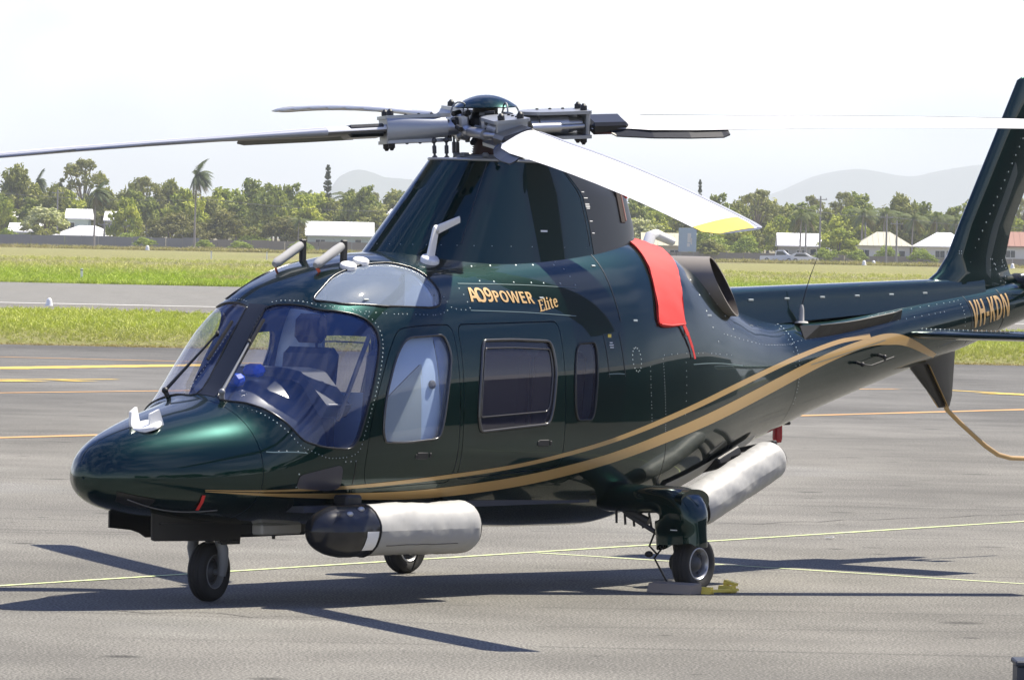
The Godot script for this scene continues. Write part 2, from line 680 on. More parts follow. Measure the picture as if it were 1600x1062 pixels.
# a piece of the skin: from x0 to x1 and a0 to a1 degrees, inside «region» if given, without «holes», «off» metres outside the skin
func patch(mb: MB, x0: float, x1: float, a0: float, a1: float, region = null, holes := [], off := 0.0, step := 4.0) -> void:
	var xl := x_lines(x0, x1)
	var na := int(ceil((a1 - a0) / step))
	var rb := box_of(region) if region != null else Rect2()
	var hb := []
	for h in holes:
		hb.append(box_of(h))
	var known := {}
	var vert := func(q: Vector2) -> Array:
		var key := Vector2i(roundi(q.x * 20000.0), roundi(q.y * 20000.0))
		if not known.has(key):
			var nn := skin_n(q.x, q.y * 100.0)
			known[key] = [skin0(q.x, q.y * 100.0) + nn * off, nn]
		return known[key]
	for i in xl.size() - 1:
		for j in na:
			var ya := (a0 + (a1 - a0) * j / na) * 0.01
			var yb := (a0 + (a1 - a0) * (j + 1) / na) * 0.01
			var cell := Rect2(xl[i], ya, xl[i + 1] - xl[i], yb - ya)
			if region != null and not rb.intersects(cell):
				continue
			var polys := [PackedVector2Array([cell.position, Vector2(cell.end.x, ya), cell.end, Vector2(cell.position.x, yb)])]
			if region != null:
				polys = Geometry2D.intersect_polygons(polys[0], region)
			for h in holes.size():
				if not hb[h].intersects(cell):
					continue
				var left := []
				for p in polys:
					for q in Geometry2D.clip_polygons(p, holes[h]):
						if not Geometry2D.is_polygon_clockwise(q):
							left.append(q)
				polys = left
			for p in polys:
				if p.size() < 3:
					continue
				var idx: PackedInt32Array = PackedInt32Array([0, 1, 2, 0, 2, 3]) if p.size() == 4 else Geometry2D.triangulate_polygon(p)
				for k in range(0, idx.size(), 3):
					var a: Array = vert.call(p[idx[k]])
					var b: Array = vert.call(p[idx[k + 1]])
					var c: Array = vert.call(p[idx[k + 2]])
					mb.tri(a[0], b[0], c[0], a[1], b[1], c[1])

func rim_tube(mb: MB, poly: PackedVector2Array, off: float, r: float, sides := 6) -> void:
	var pts := []
	for q in poly:
		pts.append(skin(q.x, q.y * 100.0, off))
	var rows := []
	for i in pts.size():
		var t: Vector3 = (pts[(i + 1) % pts.size()] - pts[(i - 1 + pts.size()) % pts.size()]).normalized()
		var u := skin_n(poly[i].x, poly[i].y * 100.0)
		var s := t.cross(u).normalized()
		var row := PackedVector3Array()
		for k in sides:
			row.append(pts[i] + s * (cos(TAU * k / sides) * r) + u * (sin(TAU * k / sides) * r))
		rows.append(row)
	mb.grid(rows, true, true)

func rim_wall(mb: MB, poly: PackedVector2Array, o0: float, o1: float) -> void:
	# the cut edge of the skin round an opening
	for i in poly.size():
		var a := poly[i]
		var b := poly[(i + 1) % poly.size()]
		var p := [skin(a.x, a.y * 100, o0), skin(b.x, b.y * 100, o0), skin(b.x, b.y * 100, o1), skin(a.x, a.y * 100, o1)]
		mb.quad(p[0], p[1], p[2], p[3], Vector3.UP)

func angle_at(x: float, y: float, far_side: bool) -> float:
	# the angle at which the skin at x has height y
	var k := row_at(x)
	var up := y >= k[1]
	var f := clampf((y - k[1]) / (k[2] - k[1]) if up else (k[1] - y) / (k[1] - k[0]), 0.0, 1.0)
	var d := rad_to_deg(asin(pow(f, (k[4] if up else k[5]) / 2.0))) * (1.0 if up else -1.0)
	return 180.0 - d if far_side else d

func ribbon(mb: MB, rows: Array, off: float, across := 4) -> void:
	# rows of [x, upper degrees, lower degrees] along a painted stripe
	var up := []
	var lo := []
	for r in rows:
		up.append(Vector2(r[0], skin0(r[0], r[1]).y))
		lo.append(Vector2(r[0], skin0(r[0], r[2]).y))
	var a := spline(up, 8, false)
	var b := spline(lo, 8, false)
	for i in a.size():
		a[i].y = angle_at(a[i].x, a[i].y, rows[0][1] > 90.0)
		b[i].y = angle_at(b[i].x, b[i].y, rows[0][1] > 90.0)
	var P := []
	var N := []
	for i in a.size():
		var row := PackedVector3Array()
		var nr := PackedVector3Array()
		for j in across + 1:
			var q := a[i].lerp(b[i], float(j) / across)
			var nn := skin_n(q.x, q.y)
			row.append(skin0(q.x, q.y) + nn * off)
			nr.append(nn)
		P.append(row)
		N.append(nr)
	for i in P.size() - 1:
		for j in across:
			mb.tri(P[i][j], P[i + 1][j], P[i + 1][j + 1], N[i][j], N[i + 1][j], N[i + 1][j + 1])
			mb.tri(P[i][j], P[i + 1][j + 1], P[i][j + 1], N[i][j], N[i + 1][j + 1], N[i][j + 1])

func skin_line(mb: MB, pts: Array, wide: float, off: float) -> void:
	# a thin raised strip along [x, deg] points
	var path := spline(deg_poly(pts), 8, false)
	for i in path.size() - 1:
		var q0 := path[i]
		var q1 := path[i + 1]
		var a := skin(q0.x, q0.y * 100, off)
		var b := skin(q1.x, q1.y * 100, off)
		var nn := skin_n(q0.x, q0.y * 100)
		var s := (b - a).cross(nn).normalized() * wide * 0.5
		mb.quad(a - s, b - s, b + s, a + s, nn)

func rivets(mb: MB, pts: Array, gap: float, r := 0.005, off := 0.0) -> void:
	var path := spline(deg_poly(pts), 12, false)
	var run := 0.0
	var last := skin(path[0].x, path[0].y * 100, 0)
	for q in path:
		var at := skin(q.x, q.y * 100, 0)
		run += at.distance_to(last)
		last = at
		if run >= gap:
			run -= gap
			stud(mb, skin(q.x, q.y * 100, off), skin_n(q.x, q.y * 100), r)

func rivets_on(mb: MB, path: Array, gap: float, r: float) -> void:
	var run := 0.0
	for k in range(1, path.size()):
		var a: Vector2 = path[k - 1]
		var b: Vector2 = path[k]
		var p := skin(a.x, a.y * 100.0)
		var q := skin(b.x, b.y * 100.0)
		var len := p.distance_to(q)
		if len > 0.12:
			continue
		while run < len:
			var m := a.lerp(b, run / len)
			stud(mb, skin(m.x, m.y * 100.0), skin_n(m.x, m.y * 100.0), r)
			run += gap
		run -= len

func stud(mb: MB, at: Vector3, up: Vector3, r: float) -> void:
	var s := up.cross(Vector3(0.31, 0.5, 0.8)).normalized()
	var t := s.cross(up)
	for k in 6:
		var a := s * cos(TAU * k / 6) + t * sin(TAU * k / 6)
		var b := s * cos(TAU * (k + 1) / 6) + t * sin(TAU * (k + 1) / 6)
		mb.tri(at + up * r * 0.6, at + a * r, at + b * r, up, (up + a).normalized(), (up + b).normalized())

func letters(mb: MB, text: String, font: Font, height: float, x: float, ang: float, off: float, lean := 0.0, turn := 0.0, stretch := 1.0) -> float:
	# lettering laid on the port skin: starts at x, runs aft; returns its width
	var tm := TextMesh.new()
	tm.text = text
	tm.font = font
	tm.font_size = 64
	tm.pixel_size = height / 46.0
	tm.depth = 0.0
	tm.curve_step = 1.0
	tm.horizontal_alignment = HORIZONTAL_ALIGNMENT_LEFT
	tm.vertical_alignment = VERTICAL_ALIGNMENT_CENTER
	var far := 0.0
	var arr := tm.surface_get_arrays(0)
	var vs: PackedVector3Array = arr[Mesh.ARRAY_VERTEX]
	var idx: PackedInt32Array = arr[Mesh.ARRAY_INDEX] if arr[Mesh.ARRAY_INDEX] != null else PackedInt32Array(range(vs.size()))
	# degrees per metre up the skin here
	var dpm := 2.0 / skin(x, ang + 1.0).distance_to(skin(x, ang - 1.0))
	var left := INF
	for q in vs:
		left = minf(left, q.x)
	var put := func(q: Vector3) -> Array:
		var u := (q.x - left) * stretch + lean * q.y
		var w := q.y
		var xx := x - (u * cos(turn) - w * sin(turn))
		var aa := ang + (w * cos(turn) + u * sin(turn)) * dpm
		var nn := skin_n(xx, aa)
		return [skin0(xx, aa) + nn * off, nn, u]
	for k in range(0, idx.size(), 3):
		if absf(vs[idx[k]].z - vs[idx[k + 1]].z) > 1e-6:
			continue
		# cut long triangles up so that the lettering follows the curve of the skin
		var todo := [[vs[idx[k]], vs[idx[k + 1]], vs[idx[k + 2]]]]
		while todo.size():
			var t: Array = todo.pop_back()
			var l := [t[0].distance_to(t[1]), t[1].distance_to(t[2]), t[2].distance_to(t[0])]
			var m := l.find(l.max())
			if l[m] > height * 0.22:
				var p: Vector3 = t[m]
				var q: Vector3 = t[(m + 1) % 3]
				var r: Vector3 = t[(m + 2) % 3]
				var h := (p + q) * 0.5
				todo.append([p, h, r])
				todo.append([h, q, r])
				continue
			var a: Array = put.call(t[0])
			var b: Array = put.call(t[1])
			var c: Array = put.call(t[2])
			mb.tri(a[0], b[0], c[0], a[1], b[1], c[1])
			far = maxf(far, maxf(a[2], maxf(b[2], c[2])))
	return far
# ---------------------------------------------------------------- ground, markings, far side of the airfield
func across(u: float, d: float) -> float:        # metres to the right, for a bearing measured on the photograph (1600 wide) and a distance
	return (u - 803.0) / 9200.0 * d

func tall(u: float, v: float, d: float) -> float:   # height above the ground of something seen at height v
	return 2.3076 + (376.0 + 0.021 * (u - 800.0) - v) * d / 9200.0

func sheet(called: String, xs: Array, zs: Array, y: float, m: Material, shade: Callable, kind := "structure") -> MeshInstance3D:
	var st := SurfaceTool.new()
	st.begin(Mesh.PRIMITIVE_TRIANGLES)
	for z in zs:
		for x in xs:
			st.set_normal(Vector3.UP)
			st.set_color(shade.call(x, z))
			st.add_vertex(Vector3(x, y, z))
	var n := xs.size()
	for i in zs.size() - 1:
		for j in n - 1:
			var a := i * n + j
			for k in [a, a + n, a + 1, a + 1, a + n, a + n + 1]:
				st.add_index(k)
	var o := MeshInstance3D.new()
	o.name = numbered(called)
	o.mesh = st.commit()
	o.material_override = m
	add_child(o)
	o.set_meta("kind", kind)
	return o

func steps(a: float, b: float, n: int) -> Array:
	var o := []
	for k in n + 1:
		o.append(lerpf(a, b, float(k) / n))
	return o

func ground():
	var nz := FastNoiseLite.new()
	nz.seed = 11
	nz.frequency = 0.05
	nz.fractal_octaves = 4
	var gm: StandardMaterial3D = M.grass
	noisy(gm, noise_tex(41, 0.05, 512, 0.5, 1.35), 1.0 / 6.0)
	var gcol := func(x: float, z: float) -> Color:
		var d := -z
		var n := nz.get_noise_2d(x * 1.2, z * 0.35) * 0.5 + 0.5
		var n2 := nz.get_noise_2d(x * 0.35 + 90.0, z * 0.10) * 0.5 + 0.5
		var c := Color(0.46, 0.52, 0.11).lerp(Color(0.62, 0.62, 0.22), n)
		if d > 262.0:
			var green := smoothstep(420.0, 300.0, d)
			c = Color(0.60, 0.58, 0.23).lerp(Color(0.44, 0.54, 0.09), clampf(green * 0.9 + (n2 - 0.5) * 1.4, 0, 1))
			var dry := smoothstep(0.62, 0.75, n2) * 0.8
			c = c.lerp(Color(0.55, 0.44, 0.28), dry)
			var track := smoothstep(28.0, 6.0, absf(d - 445.0)) * 0.75
			c = c.lerp(Color(0.58, 0.52, 0.34), track)
			var edge := smoothstep(760.0, 830.0, d)
			c = c.lerp(Color(0.45, 0.36, 0.20), edge * 0.7)
		else:
			var lush := smoothstep(125.0, 150.0, d)
			c = Color(0.46, 0.43, 0.19).lerp(c, 0.35 + 0.65 * lush)
			c = c.lerp(Color(0.42, 0.31, 0.17), smoothstep(122.0, 119.5, d) * 0.8)
		return c
	var zs := [400.0, 0.0, -80.0, -118.0]
	zs.append_array(steps(-119, -175, 56))
	zs.append_array(steps(-250, -470, 110))
	zs.append_array(steps(-480, -900, 42))
	zs.append_array([-1200.0, -2500.0, -6000.0, -24000.0])
	var xs := [-9000.0, -2500.0, -600.0, -200.0]
	xs.append_array(steps(-110, 110, 110))
	xs.append_array([200.0, 600.0, 2500.0, 14000.0])
	sheet("grass_ground", xs, zs, -0.02, gm, gcol)
	# apron and taxiway: one worn asphalt sheet, its far edge uneven
	var asph := func(x: float, z: float) -> Color:
		var d := -z
		var n := nz.get_noise_2d(x * 5.0, z * 1.1)
		var n2 := nz.get_noise_2d(x * 0.8 + 40.0, z * 3.0)
		var k := 0.88 + 0.26 * n + 0.24 * n2
		var far := smoothstep(60.0, 90.0, d)
		k *= lerpf(1.0, 0.80, far)
		k *= 1.0 - 0.25 * smoothstep(104.0, 116.0, d)
		var tint := Color(1.0, 0.985, 0.95).lerp(Color(0.98, 0.985, 1.0), far)
		return tint * k
	var az := [300.0, 60.0, 0.0]
	az.append_array(steps(-20, -119, 198))
	var ax := [-600.0, -150.0, -60.0]
	ax.append_array(steps(-16, 16, 64))
	ax.append_array([60.0, 150.0, 600.0])
	sheet("apron", ax, az, 0.0, M.asphalt, asph)
	# worn edge of the apron where grass creeps over
	var rw := func(x: float, z: float) -> Color:
		var d := -z
		var k := 1.22 + 0.16 * nz.get_noise_2d(x * 0.5, z * 2.2) + 0.08 * nz.get_noise_2d(x * 2.0, z * 0.7)
		if d < 187.0:
			k *= 0.72
		if absf(d - 225.0) < 6.0:
			k *= 0.86
		return Color(1.0, 0.975, 0.945) * k
	var rz := [-172.0, -178.0, -186.9, -187.1]
	rz.append_array(steps(-190, -262, 60))
	var rx := [-900.0, -150.0]
	rx.append_array(steps(-45, 45, 60))
	rx.append_array([150.0, 900.0])
	sheet("runway", rx, rz, 0.0, M.asphalt, rw)
	# painted lines: [from x, z, to x, z, width, material, name]
	var lines := [
		[-3.6, -37.63, 4.9, -51.05, 0.06, "marking_lime", "apron_line", 0.0], [0.22, -43.55, 5.4, -39.35, 0.045, "marking_lime", "apron_line", 0.0],
		[-7.3, -62.78, 12.0, -92.9, 0.32, "marking_orange", "taxi_line", 0.0],
		[-10.9, -94.2, -5.0, -104.5, 1.15, "marking_yellow", "taxi_line", 0.0],
		[-9.7, -107.0, -4.0, -106.0, 0.28, "marking_orange", "taxi_line", 0.0],
		[-8.3, -81.9, -3.6, -88.2, 0.25, "marking_orange", "taxi_line", 0.0],
		[-8.3, -90.4, -6.2, -92.4, 0.30, "marking_yellow", "taxi_line", 0.0], [-7.9, -89.6, -7.3, -90.3, 0.8, "marking_yellow", "taxi_dash", 0.0], [-6.92, -90.6, -6.65, -91.0, 0.8, "marking_yellow", "taxi_dash", 0.0],
		[5.5, -96.0, 6.35, -96.75, 0.28, "marking_orange", "taxi_line", 0.0],
		[7.1, -96.9, 9.5, -93.2, 0.30, "marking_yellow", "taxi_line", 0.0], [7.8, -95.2, 8.9, -93.9, 0.9, "marking_yellow", "taxi_dash", 0.0],
		[-60.0, -187.6, 60.0, -187.6, 0.9, "marking_white", "runway_edge_line", 0.0]]
	for l in lines:
		var a := Vector3(l[0], 0.005 if l[6] != "taxi_dash" else 0.009, l[1])
		var b := Vector3(l[2], a.y, l[3])
		var s: Vector3 = (b - a).cross(Vector3.UP).normalized() * l[4] * 0.5
		var mb := MB.new()
		var n := 40
		for k in n:
			var p := a.lerp(b, k / float(n))
			var q := a.lerp(b, (k + 1) / float(n))
			var w0 := 0.8 + 0.25 * nz.get_noise_2d(p.x * 30.0, p.z * 30.0) + 0.1 * sin(k * 1.7)
			var w1 := 0.8 + 0.25 * nz.get_noise_2d(q.x * 30.0, q.z * 30.0) + 0.1 * sin((k + 1) * 1.7)
			mb.quad(p - s * w0, q - s * w1, q + s * w1, p + s * w0, Vector3.UP)
		obj(l[6], mb, M[l[5]]).set_meta("kind", "structure")
	for j in [[-9.0, -36.6, -0.5, -35.6, 0.018], [-9.0, -54.0, 9.0, -52.6, 0.025], [1.6, -48.5, 9.0, -56.5, 0.02]]:
		var mb := MB.new()
		var pts := []
		for k in 61:
			var t := k / 60.0
			pts.append(Vector3(lerpf(j[0], j[2], t) + 0.10 * nz.get_noise_2d(k * 4.0, j[1] * 9.0), 0.004, lerpf(j[1], j[3], t) + 0.35 * nz.get_noise_2d(k * 5.0, j[0] * 7.0)))
		for k in 60:
			var s: Vector3 = (pts[k + 1] - pts[k]).cross(Vector3.UP).normalized() * j[4] * (0.5 + 0.4 * nz.get_noise_2d(k * 9.0, j[1]))
			mb.quad(pts[k] - s, pts[k + 1] - s, pts[k + 1] + s, pts[k] + s, Vector3.UP)
		obj("apron_crack", mb, M.tar if M.has("tar") else mat("tar", Color(0.075, 0.07, 0.065), 0.9)).set_meta("kind", "structure")
	# worn edge and tufts of grass
	var tuft := MB.new()
	tuft.colored = true
	for k in 9:
		var a := rng.randf() * TAU
		var r := rng.randf() * 0.12
		var o := Vector3(cos(a) * r, -0.02, sin(a) * r)
		var h := rng.randf_range(0.06, 0.15)
		var bend := Vector3(rng.randf_range(-0.08, 0.12), h, rng.randf_range(-0.08, 0.08))
		var s := Vector3(cos(a + 1.0), 0, sin(a + 1.0)) * 0.012
		tuft.col = Color.WHITE * rng.randf_range(0.75, 1.1)
		tuft.quad(o - s, o + s, o + bend * 0.6 + s * 0.7, o + bend * 0.6 - s * 0.7, Vector3.UP)
		tuft.flat(o + bend * 0.6 - s * 0.7, o + bend * 0.6 + s * 0.7, o + bend + Vector3(0.03, -0.01, 0), Vector3.UP)
	var tm := tuft.mesh()
	for reg in [[-119.0, -172.0, 24.0, 26000, 1.0], [-262.0, -520.0, 50.0, 30000, 2.0], [-800.0, -838.0, 100.0, 9000, 4.5]]:
		var mm := MultiMesh.new()
		mm.transform_format = MultiMesh.TRANSFORM_3D
		mm.use_colors = true
		mm.mesh = tm
		mm.instance_count = reg[3]
		for k in reg[3]:
			var t := rng.randf()
			var z: float = lerpf(reg[0], reg[1], t if reg[4] == 1.0 else t * t)
			if k < 1500 and reg[4] == 1.0:
				z = -118.7 - absf(rng.randfn(0, 0.6))
			var x: float = rng.randf_range(-1, 1) * reg[2] * (1.0 if reg[4] == 1.0 else lerpf(0.6, 1.1, t * t))
			var n := nz.get_noise_2d(x * 3.0, z)
			var s: float = reg[4] * rng.randf_range(0.5, 1.15) * (1.0 + 0.8 * n)
			if reg[4] == 1.0:
				s *= lerpf(0.55, 1.2, smoothstep(-122.0, -145.0, z))
			mm.set_instance_transform(k, Transform3D(Basis(Vector3.UP, rng.randf() * TAU).scaled(Vector3(s, s, s)), Vector3(x, 0, z)))
			var c: Color = gcol.call(x, z) * rng.randf_range(0.75, 1.15)
			if reg[4] > 4.0:
				c = c.lerp(Color(0.24, 0.17, 0.09), rng.randf() * 0.6)
			mm.set_instance_color(k, Color(c.r, c.g, c.b))
		var o := MultiMeshInstance3D.new()
		o.name = numbered("grass")
		o.multimesh = mm
		o.material_override = M.leaf
		add_child(o)
		tag(o, "short green grass strip between the taxiway and the runway" if reg[4] == 1.0 else "rough grass between the runway and the far field" if reg[4] == 2.0 else "dry brown grass along the foot of the far fence", "grass", "", "stuff")

# ---------------------------------------------------------------- trees
func crown(mb: MB, lobes: Array, count: int, leaf: float, dark: Color, light: Color, sd: int) -> void:
	# leaf clumps on and inside the lobes [centre, radii]; each clump a bent pair of leaf-shaped faces
	var r := RandomNumberGenerator.new()
	r.seed = sd
	mb.colored = true
	var total := 0.0
	for l in lobes:
		total += l[1].x * l[1].y + l[1].x * l[1].z
	for l in lobes:
		var n := int(count * (l[1].x * l[1].y + l[1].x * l[1].z) / total)
		var tone := r.randf()
		var subs := []
		for k in 9:
			var u := Vector3(r.randfn(), r.randfn() * 0.8 + 0.15, r.randfn()).normalized()
			subs.append([l[0] + u * l[1] * r.randf_range(0.45, 0.95), r.randf_range(0.30, 0.62), r.randf_range(-0.22, 0.22)])
		for k in n:
			var d := Vector3(r.randfn(), r.randfn(), r.randfn()).normalized()
			var sb: Array = subs[r.randi() % subs.size()]
			var q: Vector3 = sb[0] + d * l[1] * sb[1] * pow(r.randf(), 0.4) * r.randf_range(0.8, 1.25)
			var nn := (d + Vector3(r.randfn(), r.randfn() + 0.5, r.randfn()) * 0.7).normalized()
			var s := nn.cross(Vector3(r.randfn(), r.randfn(), r.randfn())).normalized()
			var t := s.cross(nn)
			var z := leaf * r.randf_range(0.6, 1.4)
			mb.col = dark.lerp(light, clampf(tone * 0.6 + sb[2] + r.randf() * 0.5, 0, 1)) * Color(2.9, 2.75, 2.05)
			var a := q + s * z
			var b := q + t * z * 0.55
			var c := q - s * z
			var e := q - t * z * 0.55
			var f := q + nn * z * 0.3
			mb.flat(a, b, f, nn); mb.flat(b, c, f, nn); mb.flat(c, e, f, nn); mb.flat(e, a, f, nn)

func tree_proto(called: String, limbs: int, trunk_top: float, r0: float, lobes: Array, count: int, leaf: float, dark: Color, light: Color, sd: int) -> Node3D:
	var o := Node3D.new()
	o.name = called
	var r := RandomNumberGenerator.new()
	r.seed = sd + 100
	var mb := MB.new()
	mb.tube([Vector3(0, -0.2, 0), Vector3(0.05, trunk_top * 0.5, 0.03), Vector3(0, trunk_top, 0)], [r0 * 1.3, r0, r0 * 0.8], 8)
	for k in mini(limbs, lobes.size()):
		var l = lobes[k]
		var tip: Vector3 = l[0] + l[1] * Vector3(r.randfn(), r.randf(), r.randfn()) * 0.25
		mb.tube([Vector3(0, trunk_top * 0.85, 0), Vector3(0, trunk_top, 0).lerp(tip, 0.45) + Vector3(0, 0.2, 0), tip], [r0 * 0.6, r0 * 0.4, r0 * 0.12], 6)
	obj("trunk", mb, M.bark, o)
	mb = MB.new()
	crown(mb, lobes, count, leaf, dark, light, sd)
	obj("crown", mb, M.leaf, o)
	return o

func lobes_dome(n: int, w: float, y0: float, y1: float, sz: float, sd: int, flat := 0.75) -> Array:
	var r := RandomNumberGenerator.new()
	r.seed = sd
	var out = []
	for k in n:
		var a := TAU * k / n * 2.618 + r.randf()
		var t := sqrt((k + 0.5) / n)
		var y := lerpf(y1, y0, t * t * 0.9 + r.randf() * 0.15)
		var q := sz * r.randf_range(0.7, 1.25)
		out.append([Vector3(cos(a) * t * w * 0.40, y - q * flat * 0.6, sin(a) * t * w * 0.40), Vector3(q, q * flat, q)])
	return out

func palm_proto(called: String, h: float, fronds: int, length: float, wind: float, dark: Color, light: Color, sd: int) -> Node3D:
	var o := Node3D.new()
	o.name = called
	var r := RandomNumberGenerator.new()
	r.seed = sd
	var mb := MB.new()
	var top := Vector3(0.25, h, 0)
	mb.tube([Vector3(0, -0.2, 0), Vector3(0.02, h * 0.3, 0), Vector3(0.1, h * 0.7, 0), top], [0.24, 0.17, 0.15, 0.12], 8)
	obj("trunk", mb, M.palm_bark, o)
	mb = MB.new()
	mb.colored = true
	for k in fronds:
		var az := TAU * k / fronds * 3.0 + r.randf() * 0.6
		var el := r.randf_range(-0.5, 1.0)
		var d := Vector3(cos(az) * cos(el), sin(el), sin(az) * cos(el))
		d = (d + Vector3(wind, 0.0, 0.0)).normalized()
		var len := length * r.randf_range(0.75, 1.1)
		mb.col = dark.lerp(light, r.randf()) * 1.6 if el > -0.25 else Color(0.16, 0.13, 0.06)
		var p := top
		var v := d
		var pts := [p]
		for s in 9:
			v = (v + Vector3(wind * 0.10, -0.16, 0)).normalized()
			p += v * len / 9.0
			pts.append(p)
		var side := d.cross(Vector3.UP).normalized()
		for s in range(1, 10):
			var t: Vector3 = (pts[s] - pts[s - 1]).normalized()
			var ll := len * 0.30 * sin(PI * clampf(0.12 + s / 10.5, 0, 1))
			for e in [-1.0, 1.0]:
				for g in 2:
					var b0: Vector3 = pts[s - 1].lerp(pts[s], 0.5 * g)
					var tip: Vector3 = b0 + (side * e * 0.75 + t * 0.7 + Vector3(wind * 0.25, -0.45, 0)).normalized() * ll
					mb.flat(b0 - t * 0.09, b0 + t * 0.12, tip, Vector3.UP)
			mb.flat(pts[s - 1] - side * 0.03, pts[s - 1] + side * 0.03, pts[s], Vector3.UP)
	obj("crown", mb, M.leaf, o)
	return o

func conifer_proto(called: String, sd: int) -> Node3D:
	var o := Node3D.new()
	o.name = called
	var r := RandomNumberGenerator.new()
	r.seed = sd
	var mb := MB.new()
	mb.tube([Vector3(0, -0.2, 0), Vector3(0, 10.0, 0)], [0.22, 0.03], 7)
	obj("trunk", mb, M.bark, o)
	mb = MB.new()
	mb.colored = true
	for k in 24:
		var y := lerpf(1.4, 9.75, k / 23.0) + r.randf_range(-0.12, 0.12)
		var len := lerpf(2.0, 0.3, k / 23.0) * r.randf_range(0.55, 1.15)
		for j in 7:
			var a := TAU * j / 7 + r.randf()
			for g in 12:
				var t := (g + 1) / 12.0
				var q := Vector3(cos(a) * len * t, y + 0.22 * t, sin(a) * len * t)
				mb.col = Color(0.07, 0.09, 0.05).lerp(Color(0.12, 0.14, 0.07), r.randf())
				var s := Vector3(r.randfn(), r.randfn() * 0.5, r.randfn()).normalized() * 0.20
				mb.flat(q - s, q + s, q + Vector3(r.randfn() * 0.06, 0.26, r.randfn() * 0.06), Vector3.UP)
	obj("crown", mb, M.leaf, o)
	return o

func plant(proto: Node3D, u: float, top: float, d: float, wide: float, proto_h: float, proto_w: float, turn: float, label: String, category := "tree", group := "trees beyond the airfield fence"):
	var o: Node3D = proto.duplicate()
	o.name = numbered(String(proto.name))
	add_child(o)
	var h := tall(u, top, d) / proto_h
	var w := wide * d / 9200.0 / proto_w
	o.position = Vector3(across(u, d), -0.02, -d)
	o.rotation.y = turn
	o.scale = Vector3(w, h, w)
	tag(o, label, category, group)

